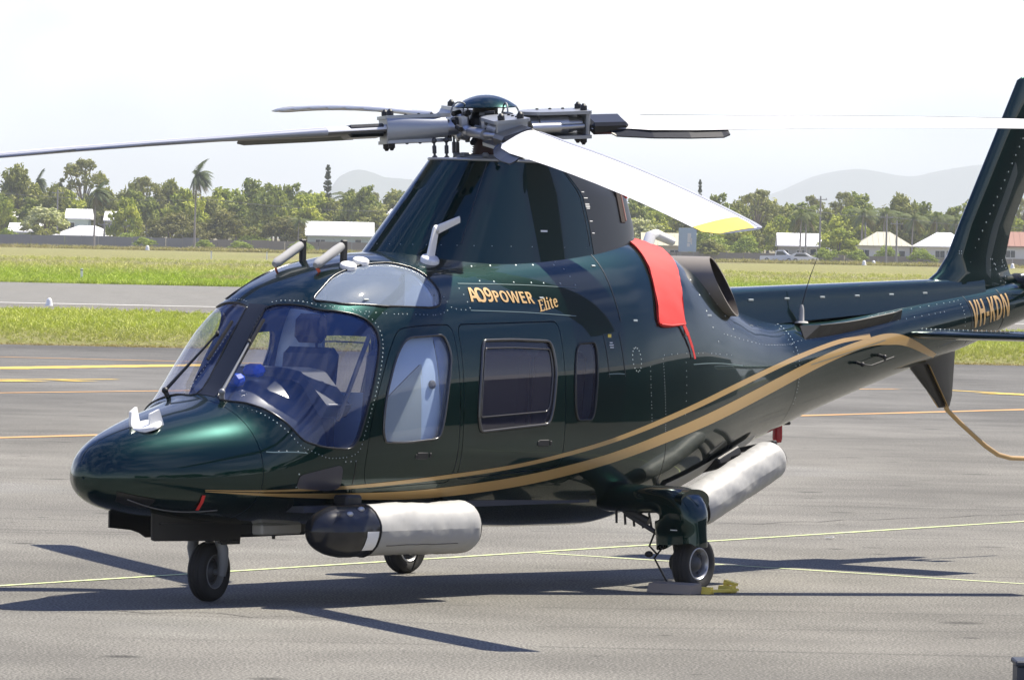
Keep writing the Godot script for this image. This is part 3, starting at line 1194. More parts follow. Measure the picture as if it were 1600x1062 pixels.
func far_place():
	hills()
	var G := [
		tree_proto("leafy_tree", 6, 3.0, 0.22, lobes_dome(17, 9.0, 4.2, 10.0, 1.75, 1), 3250, 0.37, Color(0.05, 0.068, 0.022), Color(0.13, 0.145, 0.045), 1),
		tree_proto("leafy_tree", 6, 2.6, 0.25, lobes_dome(20, 9.5, 3.2, 10.0, 1.9, 2), 3625, 0.37, Color(0.05, 0.06, 0.025), Color(0.125, 0.13, 0.05), 2),
		tree_proto("gum_tree", 12, 4.6, 0.22, lobes_dome(24, 9.4, 5.2, 10.0, 0.95, 3, 0.65), 2300, 0.23, Color(0.06, 0.065, 0.035), Color(0.13, 0.135, 0.07), 3),
		tree_proto("umbrella_tree", 8, 2.2, 0.20, lobes_dome(16, 10.0, 4.6, 9.8, 1.9, 4, 0.8), 3250, 0.33, Color(0.045, 0.05, 0.028), Color(0.09, 0.088, 0.042), 4),
		tree_proto("bright_tree", 5, 2.4, 0.20, lobes_dome(16, 9.0, 3.0, 10.0, 1.8, 5), 3125, 0.39, Color(0.075, 0.10, 0.022), Color(0.19, 0.205, 0.05), 5),
		tree_proto("shrub", 3, 1.2, 0.18, lobes_dome(12, 10.0, 3.0, 9.5, 2.3, 6), 1700, 0.40, Color(0.05, 0.075, 0.02), Color(0.13, 0.16, 0.045), 6),
		tree_proto("silvery_tree", 8, 3.4, 0.24, lobes_dome(16, 10.0, 4.4, 9.8, 1.6, 7), 2750, 0.37, Color(0.08, 0.095, 0.06), Color(0.26, 0.27, 0.19), 7)]
	var P := [
		palm_proto("palm_tree", 9.0, 44, 3.5, 0.70, Color(0.05, 0.065, 0.03), Color(0.09, 0.11, 0.05), 8),
		palm_proto("palm_tree", 8.4, 30, 4.2, 0.25, Color(0.055, 0.075, 0.03), Color(0.12, 0.135, 0.05), 9),
		conifer_proto("pine_tree", 10)]
	# each: which, bearing, top, distance, width, label
	var rows := [
		[G[1], 25, 252, 930, 92, "tall olive tree at the left edge, behind the pink house"],
		[G[2], 128, 236, 960, 112, "airy gum tree, tallest of all at the left"],
		[G[1], 82, 284, 920, 74, "dark round tree between the olive tree and the airy gum tree"],
		[G[4], 194, 300, 868, 58, "light green tree between the shorter palm and the taller palm"],
		[G[2], 228, 266, 950, 78, "greyish thin tree left of the taller palm"],
		[G[1], 262, 276, 955, 70, "dull green tree just left of the taller palm's crown"],
		[G[1], 205, 276, 975, 60, "far dark tree behind the light green tree at the left"],
		[G[4], 345, 284, 930, 92, "yellow-green tree just right of the taller palm"],
		[G[0], 396, 277, 945, 96, "deep green tree behind the two umbrella trees"],
		[G[0], 452, 284, 935, 84, "green tree left of the araucaria-topped group"],
		[G[4], 492, 292, 925, 104, "broad yellow-green tree above the aqua shed"],
		[G[1], 545, 292, 950, 64, "dark tree over the right end of the aqua shed's roof"],
		[G[1], 590, 320, 900, 78, "brownish bushy tree beside the helicopter's mast fairing"],
		[G[3], 352, 328, 850, 86, "round umbrella tree right of the taller palm's trunk"],
		[G[3], 266, 332, 855, 92, "wide umbrella tree left of the taller palm's trunk"],
		[G[3], 440, 337, 856, 76, "umbrella tree left of the aqua shed"],
		[G[5], 398, 352, 865, 50, "rounded green shrub between two umbrella trees"],
		[G[6], 72, 318, 858, 84, "silvery spreading tree over the white roofs at the left"],
		[G[5], 12, 352, 850, 36, "green shrub in front of the pale house at the left edge"],
		[G[5], 103, 366, 852, 46, "low green hedge bush in front of the low hip roof"],
		[G[4], 5, 306, 900, 44, "bright bush tree at the far left edge"],
		[G[5], 405, 371, 858, 44, "bright low shrub at the fence under the umbrella trees"],
		[G[5], 226, 368, 832, 40, "dull shrub in front of the fence between the two left palms"], [G[5], 318, 372, 834, 34, "low shrub at the foot of the tall lone palm"], [G[3], 300, 352, 846, 60, "dark thicket between the wide and the round umbrella tree"], [G[5], 470, 374, 834, 40, "low bush at the left end of the aqua shed"], [G[5], 376, 374, 832, 40, "low bush under the round umbrella tree"], [G[1], 60, 350, 846, 50, "olive bush between the pale house and the low hip roof"], [G[5], 196, 360, 846, 44, "dark bush right of the low hip roof"],
		[G[5], 1340, 386, 834, 34, "low bush at the fence left of the wooden pole"], [G[5], 1440, 384, 836, 44, "low bush between the cream and the white hip roofs"], [G[5], 1290, 384, 834, 40, "low bush right of the white hatchback"], [G[1], 1108, 372, 842, 60, "brown-green scrub under the board on two legs"],
		[G[0], 640, 318, 940, 60, "green tree behind the front of the mast fairing"],
		[G[2], 580, 292, 1150, 46, "small hazy tree in front of the left hill"],
		[G[0], 1000, 312, 930, 92, "dark green tree just right of the mast fairing"],
		[G[6], 1000, 336, 900, 84, "pale flowering bush tree under the near rotor blade"],
		[G[0], 1060, 318, 935, 70, "green tree behind the tip of the near rotor blade"],
		[G[2], 1182, 286, 945, 100, "big grey-green gum tree right of the near rotor blade's tip"],
		[G[1], 1152, 310, 925, 74, "olive tree under the big gum tree"],
		[G[4], 1150, 338, 880, 62, "yellow-green tree right of the near rotor blade's tip, by the yellow roof"],
		[G[5], 1105, 352, 862, 66, "dark thicket shrub in front of the yellow-roofed house"],
		[G[5], 1165, 362, 850, 50, "green shrub left of the white utility"],
		[G[4], 1216, 330, 905, 56, "bright tree behind the white utility"],
		[G[2], 1315, 290, 960, 58, "tall thin gum tree left of the coconut palms"],
		[G[2], 1270, 296, 965, 62, "hazy gum tree behind the lone palm at the right"],
		[G[1], 1290, 322, 930, 70, "dull tree behind the round bright tree"],
		[G[4], 1310, 350, 856, 72, "round bright green tree between the two houses at the right"],
		[G[5], 1386, 380, 848, 40, "dark green bush in front of the cream hip-roofed house"],
		[G[0], 1420, 322, 945, 86, "green tree behind the coconut palms"],
		[G[0], 1500, 330, 945, 90, "green tree left of the tail fin"],
		[G[1], 1350, 330, 940, 70, "olive tree behind the cream roof"],
		[G[4], 1580, 330, 900, 60, "light green tree right of the tail fin"],
		[G[2], 1600, 300, 940, 64, "tall thin tree at the right edge behind the tail rotor"]]
	# a continuous second row behind, so the line closes up
	var names := ["left of everything", "behind the pink house", "behind the silvery tree", "behind the two-storey house", "behind the light green tree", "behind the taller palm", "behind the wide umbrella tree", "behind the round umbrella tree", "behind the third umbrella tree", "behind the small palm", "behind the aqua shed's left end", "behind the aqua shed's right end", "at the foot of the left hill", "beside the mast fairing", "behind the yellow roof's left end", "behind the yellow roof", "behind the board on two legs", "behind the dark thicket", "behind the white utility", "behind the lone palm", "left of the round bright tree", "behind the cream roof", "right of the cream roof", "behind the white hip roof", "behind the tail fin's foot", "behind the red roof"]
	var us := [-14, 20, 62, 100, 150, 212, 250, 296, 342, 384, 430, 476, 560, 622, 985, 1032, 1078, 1122, 1200, 1242, 1276, 1336, 1402, 1450, 1540, 1604]
	for q in us.size():
		var which: Node3D = [G[1], G[0], G[3], G[1], G[0]][q % 5]
		rows.append([which, us[q], 306 + 13 * sin(q * 2.3) + (12 if us[q] > 900 else 0) - (8 if q % 3 == 0 else 0), 985 + 10 * (q % 4), 104, "background tree in the far row, " + names[q]])
	var mid := ["over the left edge's bright bush", "between the olive tree and the dark round tree", "left of the airy gum's trunk", "right of the airy gum's trunk", "right of the shorter palm", "left of the greyish thin tree", "just left of the tall lone palm's trunk", "over the round umbrella tree", "between the yellow-green and the deep green tree", "over the third umbrella tree", "above the small palm", "over the aqua shed's middle", "left of the brownish bushy tree", "under the blade's inner half", "over the yellow roof's left end", "over the board on two legs", "over the dark thicket", "over the hatchback", "left of the coconut clump", "between the coconut palms", "over the white hip roof's left slope", "at the tail fin's leading edge"]
	var mu := [-8, 52, 104, 160, 172, 214, 288, 326, 368, 424, 470, 520, 566, 990, 1024, 1078, 1120, 1262, 1326, 1408, 1444, 1486]
	for q in mu.size():
		rows.append([[G[0], G[1], G[4], G[0]][(q * 3) % 4], mu[q], 296 + 12 * sin(q * 1.9) + (14 if mu[q] > 900 else 0), 912 + 6 * (q % 3), 78, "leafy tree of the middle row, " + mid[q]])
	var k := 0
	for r in rows:
		plant(r[0], r[1], r[2], r[3], r[4], 10.3, 9.6, k * 1.37, r[5])
		k += 1
	# palms: heights and widths follow their own shapes
	for r in [
		[P[0], 303, 243, 830, 66, "tall lone palm bent by the wind at the left"], [P[0], 146, 278, 826, 64, "shorter ragged palm left of the tall lone palm"], [P[0], 55, 259, 960, 40, "far palm showing between the olive tree and the airy gum"],
		[P[1], 465, 326, 853, 40, "small palm beside the aqua shed"], [P[1], 438, 290, 925, 56, "palm among the trees above the umbrella trees"], [P[1], 538, 277, 945, 60, "dark palm in front of the left hill's slope"], [P[1], 634, 276, 940, 50, "palm against the left hill beside the mast fairing"], [P[1], 478, 276, 950, 44, "palm topping the green trees left of the araucaria"],
		[P[1], 1250, 307, 835, 62, "lone palm behind the white utility"], [P[1], 1346, 304, 898, 66, "coconut palm, leftmost of the right-hand clump"], [P[1], 1380, 304, 900, 66, "coconut palm, second of the right-hand clump"], [P[1], 1425, 314, 897, 60, "coconut palm above the gap between the cream and the white house"], [P[1], 1462, 312, 899, 62, "coconut palm above the white hip roof"], [P[1], 1492, 320, 896, 50, "coconut palm next to the tail fin"]]:
		plant(r[0], r[1], r[2], r[3], r[4], 11.4, 7.0, [0.0, 0.35, -0.3, 0.2][k % 4], r[5], "palm tree", "palms beyond the airfield fence")
		k += 1
	plant(P[2], 510, 259, 960, 34, 10.0, 4.0, 0.4, "dark araucaria standing above the trees left of the hill", "pine tree", "pines beyond the fence")
	plant(P[2], 1092, 282, 1000, 22, 10.0, 4.0, 1.0, "slim conifer rising right of the near rotor blade", "pine tree", "pines beyond the fence")
	# houses
	# the belt of trees goes on beyond both edges of the picture
	for side in [-1.0, 1.0]:
		var mm := MultiMesh.new()
		mm.transform_format = MultiMesh.TRANSFORM_3D
		mm.mesh = (G[1].get_child(1) as MeshInstance3D).mesh
		mm.instance_count = 34
		for q in 34:
			var s := rng.randf_range(0.85, 1.35)
			mm.set_instance_transform(q, Transform3D(Basis(Vector3.UP, q * 1.9).scaled(Vector3(s, s * rng.randf_range(0.75, 1.1), s)), Vector3(side * (86.0 + 4.5 * q), -0.6, -rng.randf_range(880.0, 960.0))))
		var o := MultiMeshInstance3D.new()
		o.name = numbered("tree_belt")
		o.multimesh = mm
		o.material_override = M.leaf
		add_child(o)
		tag(o, "belt of trees running on beyond the %s edge of the picture" % ("left" if side < 0 else "right"), "trees", "", "stuff")
	house("aqua_shed", 529, 392, 880, 108, 8.0, 367, 346, "gable", M.wall_aqua, M.roof_white, "long pale aqua shed with a white gable roof", 2)
	house("house", 132, 391, 870, 104, 9.0, 367, 352, "hip", M.wall_cream, M.roof_white, "cream house with a low white hip roof behind the shorter palm", 3)
	house("house", 40, 390, 872, 60, 8.0, 361, 348, "gable", M.wall_aqua, M.roof_white, "pale green house with a white roof at the left", 2)
	house("house", 120, 390, 884, 42, 7.0, 340, 326, "gable", M.wall_aqua, M.roof_white, "two-storey house with a white roof behind the silvery tree", 2)
	house("house", 184, 390, 886, 48, 7.0, 343, 330, "gable", M.wall_grey, M.roof_white, "grey two-storey house behind the light green tree", 2)
	house("house", 12, 390, 920, 44, 7.0, 338, 330, "gable", M.wall_pink, M.roof_white, "pink house with a flat pale roof at the left edge", 1)
	house("house", 613, 395, 940, 34, 8.0, 341, 326, "hip", M.wall_white, M.roof_white, "white hip roof showing left of the mast fairing", 1)
	house("house", 1068, 412, 885, 132, 9.0, 383, 364, "gable", M.wall_cream, M.roof_yellow, "long cream house with a pale yellow roof below the rotor blade's tip", 4)
	house("house", 1250, 412, 880, 70, 8.0, 383, 364, "gable", M.wall_grey, M.roof_white, "house with a white roof behind the white utility", 3)
	house("house", 1383, 412, 880, 88, 9.0, 383, 362, "hip", M.wall_white, M.roof_cream, "white house with a cream hip roof right of the round tree", 3)
	house("house", 1478, 413, 878, 92, 9.0, 384, 363, "hip", M.wall_white, M.roof_white, "white house with a white hip roof beside the tail fin", 4)
	house("house", 1596, 414, 880, 56, 8.0, 384, 362, "gable", M.wall_white, M.roof_red, "white house with a red roof right of the tail fin", 2)
	added_reflected_things()
	fences()
	poles()
	cars()

func house(called: String, u: float, base: float, d: float, wide: float, deep: float, eave: float, ridge: float, form: String, wall: Material, roof: Material, label: String, windows: int):
	var w := wide * d / 9200.0
	var he := tall(u, eave, d)
	var hr := tall(u, ridge, d)
	var o := thing(called, label, "shed" if called == "aqua_shed" else "house", Vector3(across(u, d), -0.02, -d - deep * 0.5), 0.0, "houses beyond the airfield fence")
	var mb := MB.new()
	mb.box(T(Vector3(0, he / 2, 0)), Vector3(w - 0.9, he, deep - 0.9))
	if form == "gable":
		for s in [-1.0, 1.0]:
			mb.flat(Vector3(s * (w / 2 - 0.45), he, deep / 2 - 0.45), Vector3(s * (w / 2 - 0.45), he, -deep / 2 + 0.45), Vector3(s * (w / 2 - 0.45), hr - 0.1, 0), Vector3(s, 0, 0))
	obj("wall", mb, wall, o)
	mb = MB.new()
	var inset := 0.0 if form == "gable" else minf(deep / 2, w * 0.38)
	var r0 := Vector3(-w / 2 + inset, hr, 0)
	var r1 := Vector3(w / 2 - inset, hr, 0)
	var e := [Vector3(-w / 2, he - 0.05, deep / 2), Vector3(w / 2, he - 0.05, deep / 2), Vector3(w / 2, he - 0.05, -deep / 2), Vector3(-w / 2, he - 0.05, -deep / 2)]
	mb.quad(e[0], e[1], r1, r0, Vector3(0, 1, 1))
	mb.quad(e[3], e[2], r1, r0, Vector3(0, 1, -1))
	mb.flat(e[0], e[3], r0, Vector3(-1, 1, 0))
	mb.flat(e[1], e[2], r1, Vector3(1, 1, 0))
	for k in 4:
		var a: Vector3 = e[k]
		var b: Vector3 = e[(k + 1) % 4]
		mb.quad(a, b, b - Vector3(0, 0.18, 0), a - Vector3(0, 0.18, 0), Vector3(a.x + b.x, 0, a.z + b.z))
	mb.quad(e[0] - Vector3(0, 0.18, 0), e[1] - Vector3(0, 0.18, 0), e[2] - Vector3(0, 0.18, 0), e[3] - Vector3(0, 0.18, 0), Vector3.DOWN)
	# roofing ribs
	var n := int(w / 0.8)
	for k in range(1, n):
		var x := lerpf(-w / 2, w / 2, k / float(n))
		var reach := clampf((w / 2 - absf(x)) / maxf(inset, 0.01), 0.0, 1.0)
		mb.bar(Vector3(x, he - 0.03, deep / 2), Vector3(x, lerpf(he - 0.05, hr, reach) + 0.03, deep / 2 * (1.0 - reach)), 0.05, 0.05)
	obj("roof", mb, roof, o)
	for k in windows:
		var x := lerpf(-w / 2, w / 2, (k + 0.5) / windows) + (0.3 if k % 2 else -0.2)
		var isdoor := k == windows - 1 and windows > 1
		mb = MB.new()
		mb.box(T(Vector3(x, 1.05 if isdoor else he - 1.25, deep / 2 - 0.44)), Vector3(1.0 if isdoor else 1.5, 2.1 if isdoor else 1.15, 0.06), 0.01)
		var win := obj("door" if isdoor else "window", mb, M.wall_white, o)
		mb = MB.new()
		for s in ([0.0] if isdoor else [-0.36, 0.36]):
			mb.box(T(Vector3(x + s, 1.05 if isdoor else he - 1.25, deep / 2 - 0.405)), Vector3(0.85 if isdoor else 0.64, 1.9 if isdoor else 1.0, 0.02))
		obj("pane", mb, M.window_dark, win)

func fences():
	# solid panels on the left, a darker mesh-backed run on the right; pale posts with cranked tops
	for f in [["fence", -100.0, -44.0, 838.0, 1.75, M.fence_grey, "grey panel fence along the left of the airfield boundary"], ["fence", -44.8, -8.0, 842.0, 1.6, M.fence_tan, "brownish fence under the umbrella trees"], ["fence", -8.0, 104.0, 840.0, 1.25, M.fence_tan, "low brown fence along the right of the airfield boundary"]]:
		var o := thing(f[0], f[6], "fence", Vector3(f[1], -0.02, -f[3]), 0.0, "boundary fences")
		var mb := MB.new()
		mb.box(T(Vector3(1.2, f[4] / 2, 0)), Vector3(2.34, f[4], 0.04))
		for k in 6:
			mb.box(T(Vector3(0.25 + 0.38 * k, f[4] / 2, 0.03)), Vector3(0.07, f[4] - 0.1, 0.03))
		var panel := mb.mesh()
		mb = MB.new()
		mb.box(T(Vector3(0, f[4] / 2 + 0.1, 0.08)), Vector3(0.07, f[4] + 0.2, 0.07))
		mb.bar(Vector3(0, f[4] + 0.18, 0.08), Vector3(-0.35, f[4] + 0.5, 0.2), 0.06, 0.06)
		var post := mb.mesh()
		for k in int((f[2] - f[1]) / 2.4):
			place("panel", panel, f[5], o, T(Vector3(2.4 * k, rng.randf_range(-0.08, 0.08), 0)))
			if k % 2 == 0:
				place("post", post, M.pole_grey, o, T(Vector3(2.4 * k, 0, 0)))

func poles():
	var tops := {}
	for p in [[162, 345, 840, "thin pole beside the shorter palm"], [88, 296, 900, "far pole in the dark tree at the left"], [1281, 306, 842, "thin tall pole right of the lone palm"], [1259, 338, 836, "pole with a crossarm in front of the white-roofed house"], [1385, 334, 830, "wooden pole in front of the cream hip roof"], [1401, 344, 834, "thinner pole just right of the wooden pole"], [1352, 340, 905, "far pole behind the round bright tree"]]:
		var h := tall(p[0], p[1], p[2])
		var o := thing("power_pole", p[3], "pole", Vector3(across(p[0], p[2]), -0.02, -p[2]), 0.0, "poles beyond the fence")
		var mb := MB.new()
		mb.tube([Vector3.ZERO, Vector3(0, h, 0)], [0.16, 0.11], 8)
		obj("pole", mb, M.pole_grey, o)
		mb = MB.new()
		mb.box(T(Vector3(0, h - 0.5, 0)), Vector3(1.8, 0.12, 0.12))
		for s in [-0.8, 0.8]:
			mb.tube([Vector3(s, h - 0.44, 0), Vector3(s, h - 0.25, 0)], 0.05, 6)
		obj("crossarm", mb, M.pole_grey, o)
	for w in [[[-20, 300, 335, 312, 870], "power line over the houses at the left", 3.0], [[335, 312, 640, 330, 870], "power line across the trees left of the mast fairing", 3.0], [[1240, 322, 1385, 338, 840], "power line from the lone palm to the wooden pole", 2.0], [[1385, 338, 1640, 356, 840], "power line from the wooden pole past the tail fin", 2.0]]:
		var q: Array = w[0]
		var a := Vector3(across(q[0], q[4]), tall(q[0], q[1], q[4]), -q[4])
		var b := Vector3(across(q[2], q[4]), tall(q[2], q[3], q[4]), -q[4])
		var pts := []
		for k in 13:
			var t := k / 12.0
			pts.append(a.lerp(b, t) - Vector3(0, 0.5 * 4.0 * t * (1 - t), 0))
		var mb := MB.new()
		mb.tube(pts, 0.035, 5)
		mesh_thing("power_line", mb, M.wire, w[1], "power line", "power lines")
	# blue-white board on two legs
	var d := 832.0
	var o := thing("sign_board", "pale blue and white board on two legs below the rotor blade's tip", "sign", Vector3(across(1074, d), -0.02, -d))
	var w := 28.0 * d / 9200.0
	var h1 := tall(1074, 356, d)
	var h0 := tall(1074, 393, d)
	var mb := MB.new()
	mb.box(T(Vector3(0, (h0 + h1) / 2, 0)), Vector3(w, h1 - h0, 0.16), 0.02)
	obj("board", mb, M.sign_blue, o)
	mb = MB.new()
	for q in [[0.25, 0.30, 0.5, 1.3], [0.55, -0.2, 0.22, 0.9], [0.15, -0.7, 0.4, 0.5]]:
		mb.box(T(Vector3(q[0], (h0 + h1) / 2 + q[1], 0.085)), Vector3(q[2], q[3], 0.02))
	obj("white_patch", mb, M.wall_white, o)
	for s in [-1.0, 1.0]:
		mb = MB.new()
		mb.box(T(Vector3(s * w * 0.36, h0 / 2, -0.02)), Vector3(0.12, h0, 0.12))
		obj("leg", mb, M.pole_grey, o)
	# small white markers
	var n := 0
	for q in [[128, 431, 290, 0.075, 0.52, "white marker post on the grass at the left, beyond the runway"], [330, 408, 560, 0.08, 0.75, "far white post below the umbrella trees"], [417, 407, 570, 0.08, 0.75, "far white post left of the aqua shed"]]:
		var p := thing("marker_post", q[5], "post", Vector3(across(q[0], q[2]), -0.02, -q[2]), 0.0, "white marker posts")
		mb = MB.new()
		mb.box(T(Vector3(0, q[4] / 2, 0)), Vector3(q[3] * 1.6, q[4], q[3]), 0.01)
		obj("post", mb, M.white_paint, p)
		mb = MB.new()
		mb.box(T(Vector3(0, q[4] - 0.08, 0)), Vector3(q[3] * 1.7, 0.06, q[3] * 1.1))
		obj("reflector", mb, M.pole_grey, p)
	for q in [[230, 800, "white cone marker at the fence left of the taller palm"], [1351, 800, "white cone marker in front of the fence by the round tree"], [1366, 802, "second white cone marker right of the round tree"], [1583, 800, "white cone marker right of the tail fin"], [78, 182, "white runway edge light at the left"]]:
		var big: float = 0.38 if q[1] > 400 else 0.14
		mb = MB.new()
		mb.lathe([Vector2(big * 0.9, 0.0), Vector2(big * 0.9, 0.05 * big), Vector2(big * 0.72, 0.4 * big), Vector2(big * 0.62, 1.1 * big), Vector2(big * 0.4, 1.6 * big), Vector2(0, 1.75 * big)], T(Vector3(across(q[0], q[1]), 0.0, -q[1])), 14)
		mesh_thing("cone_marker", mb, M.white_paint, q[2], "marker", "white cone markers")

func cars():
	for c in [["utility", 1217, 836, "white utility parked behind the far fence line", [Vector2(-2.6, 0.35), Vector2(-2.6, 0.95), Vector2(-0.45, 1.0), Vector2(-0.35, 1.72), Vector2(-0.1, 1.8), Vector2(0.75, 1.78), Vector2(1.45, 1.18), Vector2(2.4, 1.02), Vector2(2.58, 0.8), Vector2(2.6, 0.35)], 1.55, -1.6], ["hatchback", 1258, 833, "white hatchback parked right of the white utility", [Vector2(-1.9, 0.3), Vector2(-1.95, 0.85), Vector2(-1.7, 1.30), Vector2(-1.2, 1.48), Vector2(0.1, 1.46), Vector2(0.95, 0.98), Vector2(1.85, 0.80), Vector2(2.0, 0.6), Vector2(2.0, 0.3)], 1.25, -1.25]]:
		var o := thing(c[0], c[3], "car", Vector3(across(c[1], c[2]), -0.02, -c[2]), -0.12, "cars parked by the far fence")
		var mb := MB.new()
		mb.prism(rounded(c[4], 0.12, 3), T(Vector3.ZERO), 1.75)
		obj("body", mb, M.car_white, o)
		for s in [-1.0, 1.0]:
			mb = MB.new()
			var win: PackedVector2Array = PackedVector2Array([Vector2(-0.28, 1.08), Vector2(-0.2, 1.62), Vector2(0.66, 1.64), Vector2(1.18, 1.14)]) if c[0] == "utility" else PackedVector2Array([Vector2(-1.5, 0.95), Vector2(-1.1, 1.34), Vector2(0.02, 1.34), Vector2(0.6, 0.95)])
			mb.prism(win, T(Vector3(0, 0, 0.876 * s)), 0.02)
			obj("side_window", mb, M.window_dark, o)
			for x in [c[5], c[6]]:
				mb = MB.new()
				mb.lathe([Vector2(0, -0.11), Vector2(0.30, -0.11), Vector2(0.34, -0.08), Vector2(0.34, 0.08), Vector2(0.30, 0.11), Vector2(0, 0.11)], Transform3D(Basis(Vector3.RIGHT, Vector3.BACK, Vector3.DOWN), Vector3(x, 0.34, 0.80 * s)), 16)
				var wh := obj("wheel", mb, M.rubber, o)
				mb = MB.new()
				mb.lathe([Vector2(0.2, -0.01), Vector2(0.2, 0.01), Vector2(0, 0.015)], Transform3D(Basis(Vector3.RIGHT, Vector3.BACK * s, Vector3.DOWN * s), Vector3(x, 0.34, 0.915 * s)), 12)
				obj("hub_cap", mb, M.steel, wh)

func hills():
	var nz := FastNoiseLite.new()
	nz.seed = 77
	nz.frequency = 0.0016
	nz.fractal_octaves = 5
	for h in [[12500.0, [[430, 330], [500, 316], [522, 290], [536, 272], [556, 265], [578, 269], [600, 277], [625, 279], [660, 284], [700, 300], [760, 330]]], [15000.0, [[1150, 320], [1212, 300], [1238, 289], [1268, 276], [1306, 267], [1340, 264], [1370, 268], [1402, 274], [1428, 275], [1460, 268], [1500, 261], [1545, 256], [1600, 250], [1680, 240], [1800, 252], [1950, 290], [2050, 330]]]]:
		var d: float = h[0]
		var prof := []
		for q in h[1]:
			prof.append(Vector2(across(q[0], d), tall(q[0], q[1], d)))
		var line := spline(prof, 7, false)
		var rows := []
		for k in line.size():
			var row := PackedVector3Array()
			for j in 15:
				var t := (j - 4) / 10.0        # 0 on the crest, towards us negative
				var z := -d - t * 4600.0
				var f := exp(-pow(t * (3.2 if t < 0 else 2.0), 2.0))
				var y := line[k].y * f * (1.0 + (0.0 if j == 4 else 0.12 * nz.get_noise_2d(line[k].x, z))) - (3.0 if j == 0 else 0.0)
				row.append(Vector3(line[k].x * (1.0 + t * 0.1), y, z))
			rows.append(row)
		var mb := MB.new()
		mb.grid(rows, false, false, Vector3(0, -60000, -d))
		obj("hill", mb, M.hill_forest).set_meta("kind", "structure")

func added_reflected_things():
	# added out of view on the right, for the glossy flank to reflect dark
	var o := thing("added_hangar", "long dark building added beyond the right edge, to darken the reflection in the flank", "added_hangar", Vector3(64, 0, -56))
	var mb := MB.new()
	mb.box(T(Vector3(0, 4.2, 0)), Vector3(20, 8.4, 62))
	obj("wall", mb, M.wall_dark if M.has("wall_dark") else mat("wall_dark", Color(0.05, 0.055, 0.06), 0.8), o)
	mb = MB.new()
	mb.prism(PackedVector2Array([Vector2(-10.6, 8.4), Vector2(10.6, 8.4), Vector2(0, 11.0)]), T(Vector3.ZERO), 63.0)
	obj("roof", mb, M.fence_grey, o)
	for k in 4:
		mb = MB.new()
		mb.box(T(Vector3(-10.02, 2.9, -22.0 + 14.5 * k)), Vector3(0.1, 5.8, 11.5))
		obj("door", mb, M.cockpit_dark, o)
	var proto := tree_proto("leafy_tree", 5, 3.0, 0.25, lobes_dome(14, 9.5, 3.2, 10.0, 2.1, 21), 900, 0.55, Color(0.03, 0.045, 0.012), Color(0.06, 0.08, 0.02), 21)
	var leaves := MultiMesh.new()
	leaves.transform_format = MultiMesh.TRANSFORM_3D
	leaves.mesh = (proto.get_child(1) as MeshInstance3D).mesh
	leaves.instance_count = 8
	for k in 8:
		leaves.set_instance_transform(k, Transform3D(Basis(Vector3.UP, k * 1.1).scaled(Vector3.ONE * (0.8 + 0.3 * absf(sin(k * 1.3)))), Vector3(56.0 + 5.0 * cos(k * 1.7), -0.5, -20.0 + 9.0 * k)))
	var row := MultiMeshInstance3D.new()
	row.name = numbered("added_tree_row")
	row.multimesh = leaves
	row.material_override = M.leaf
	add_child(row)
	tag(row, "row of leafy trees added beyond the right edge, to be reflected in the flank", "trees", "", "stuff")
# ---------------------------------------------------------------- the helicopter
func pylon(y: float, f: float) -> Vector3:
	# mast fairing: plan outline at height y, f from 0 (front) to TAU through port
	var xf := lerpf(1.93, 1.25, (y - 2.19) / 0.64)
	var xr := -0.74 if y < 2.42 else lerpf(-0.74, -0.68, (y - 2.42) / 0.19) if y < 2.61 else lerpf(-0.68, -0.12, pow((y - 2.61) / 0.22, 1.25))
	var b := lerpf(0.43, 0.285, (y - 2.19) / 0.64)
	var xc := 0.62
	var c := cos(f)
	var s := sin(f)
	var n := 2.45 if c > 0.0 else 2.7
	return port(xc + (xf - xc if c > 0.0 else xc - xr) * signf(c) * pow(absf(c), 2.0 / n), y, b * signf(s) * pow(absf(s), 2.0 / n))

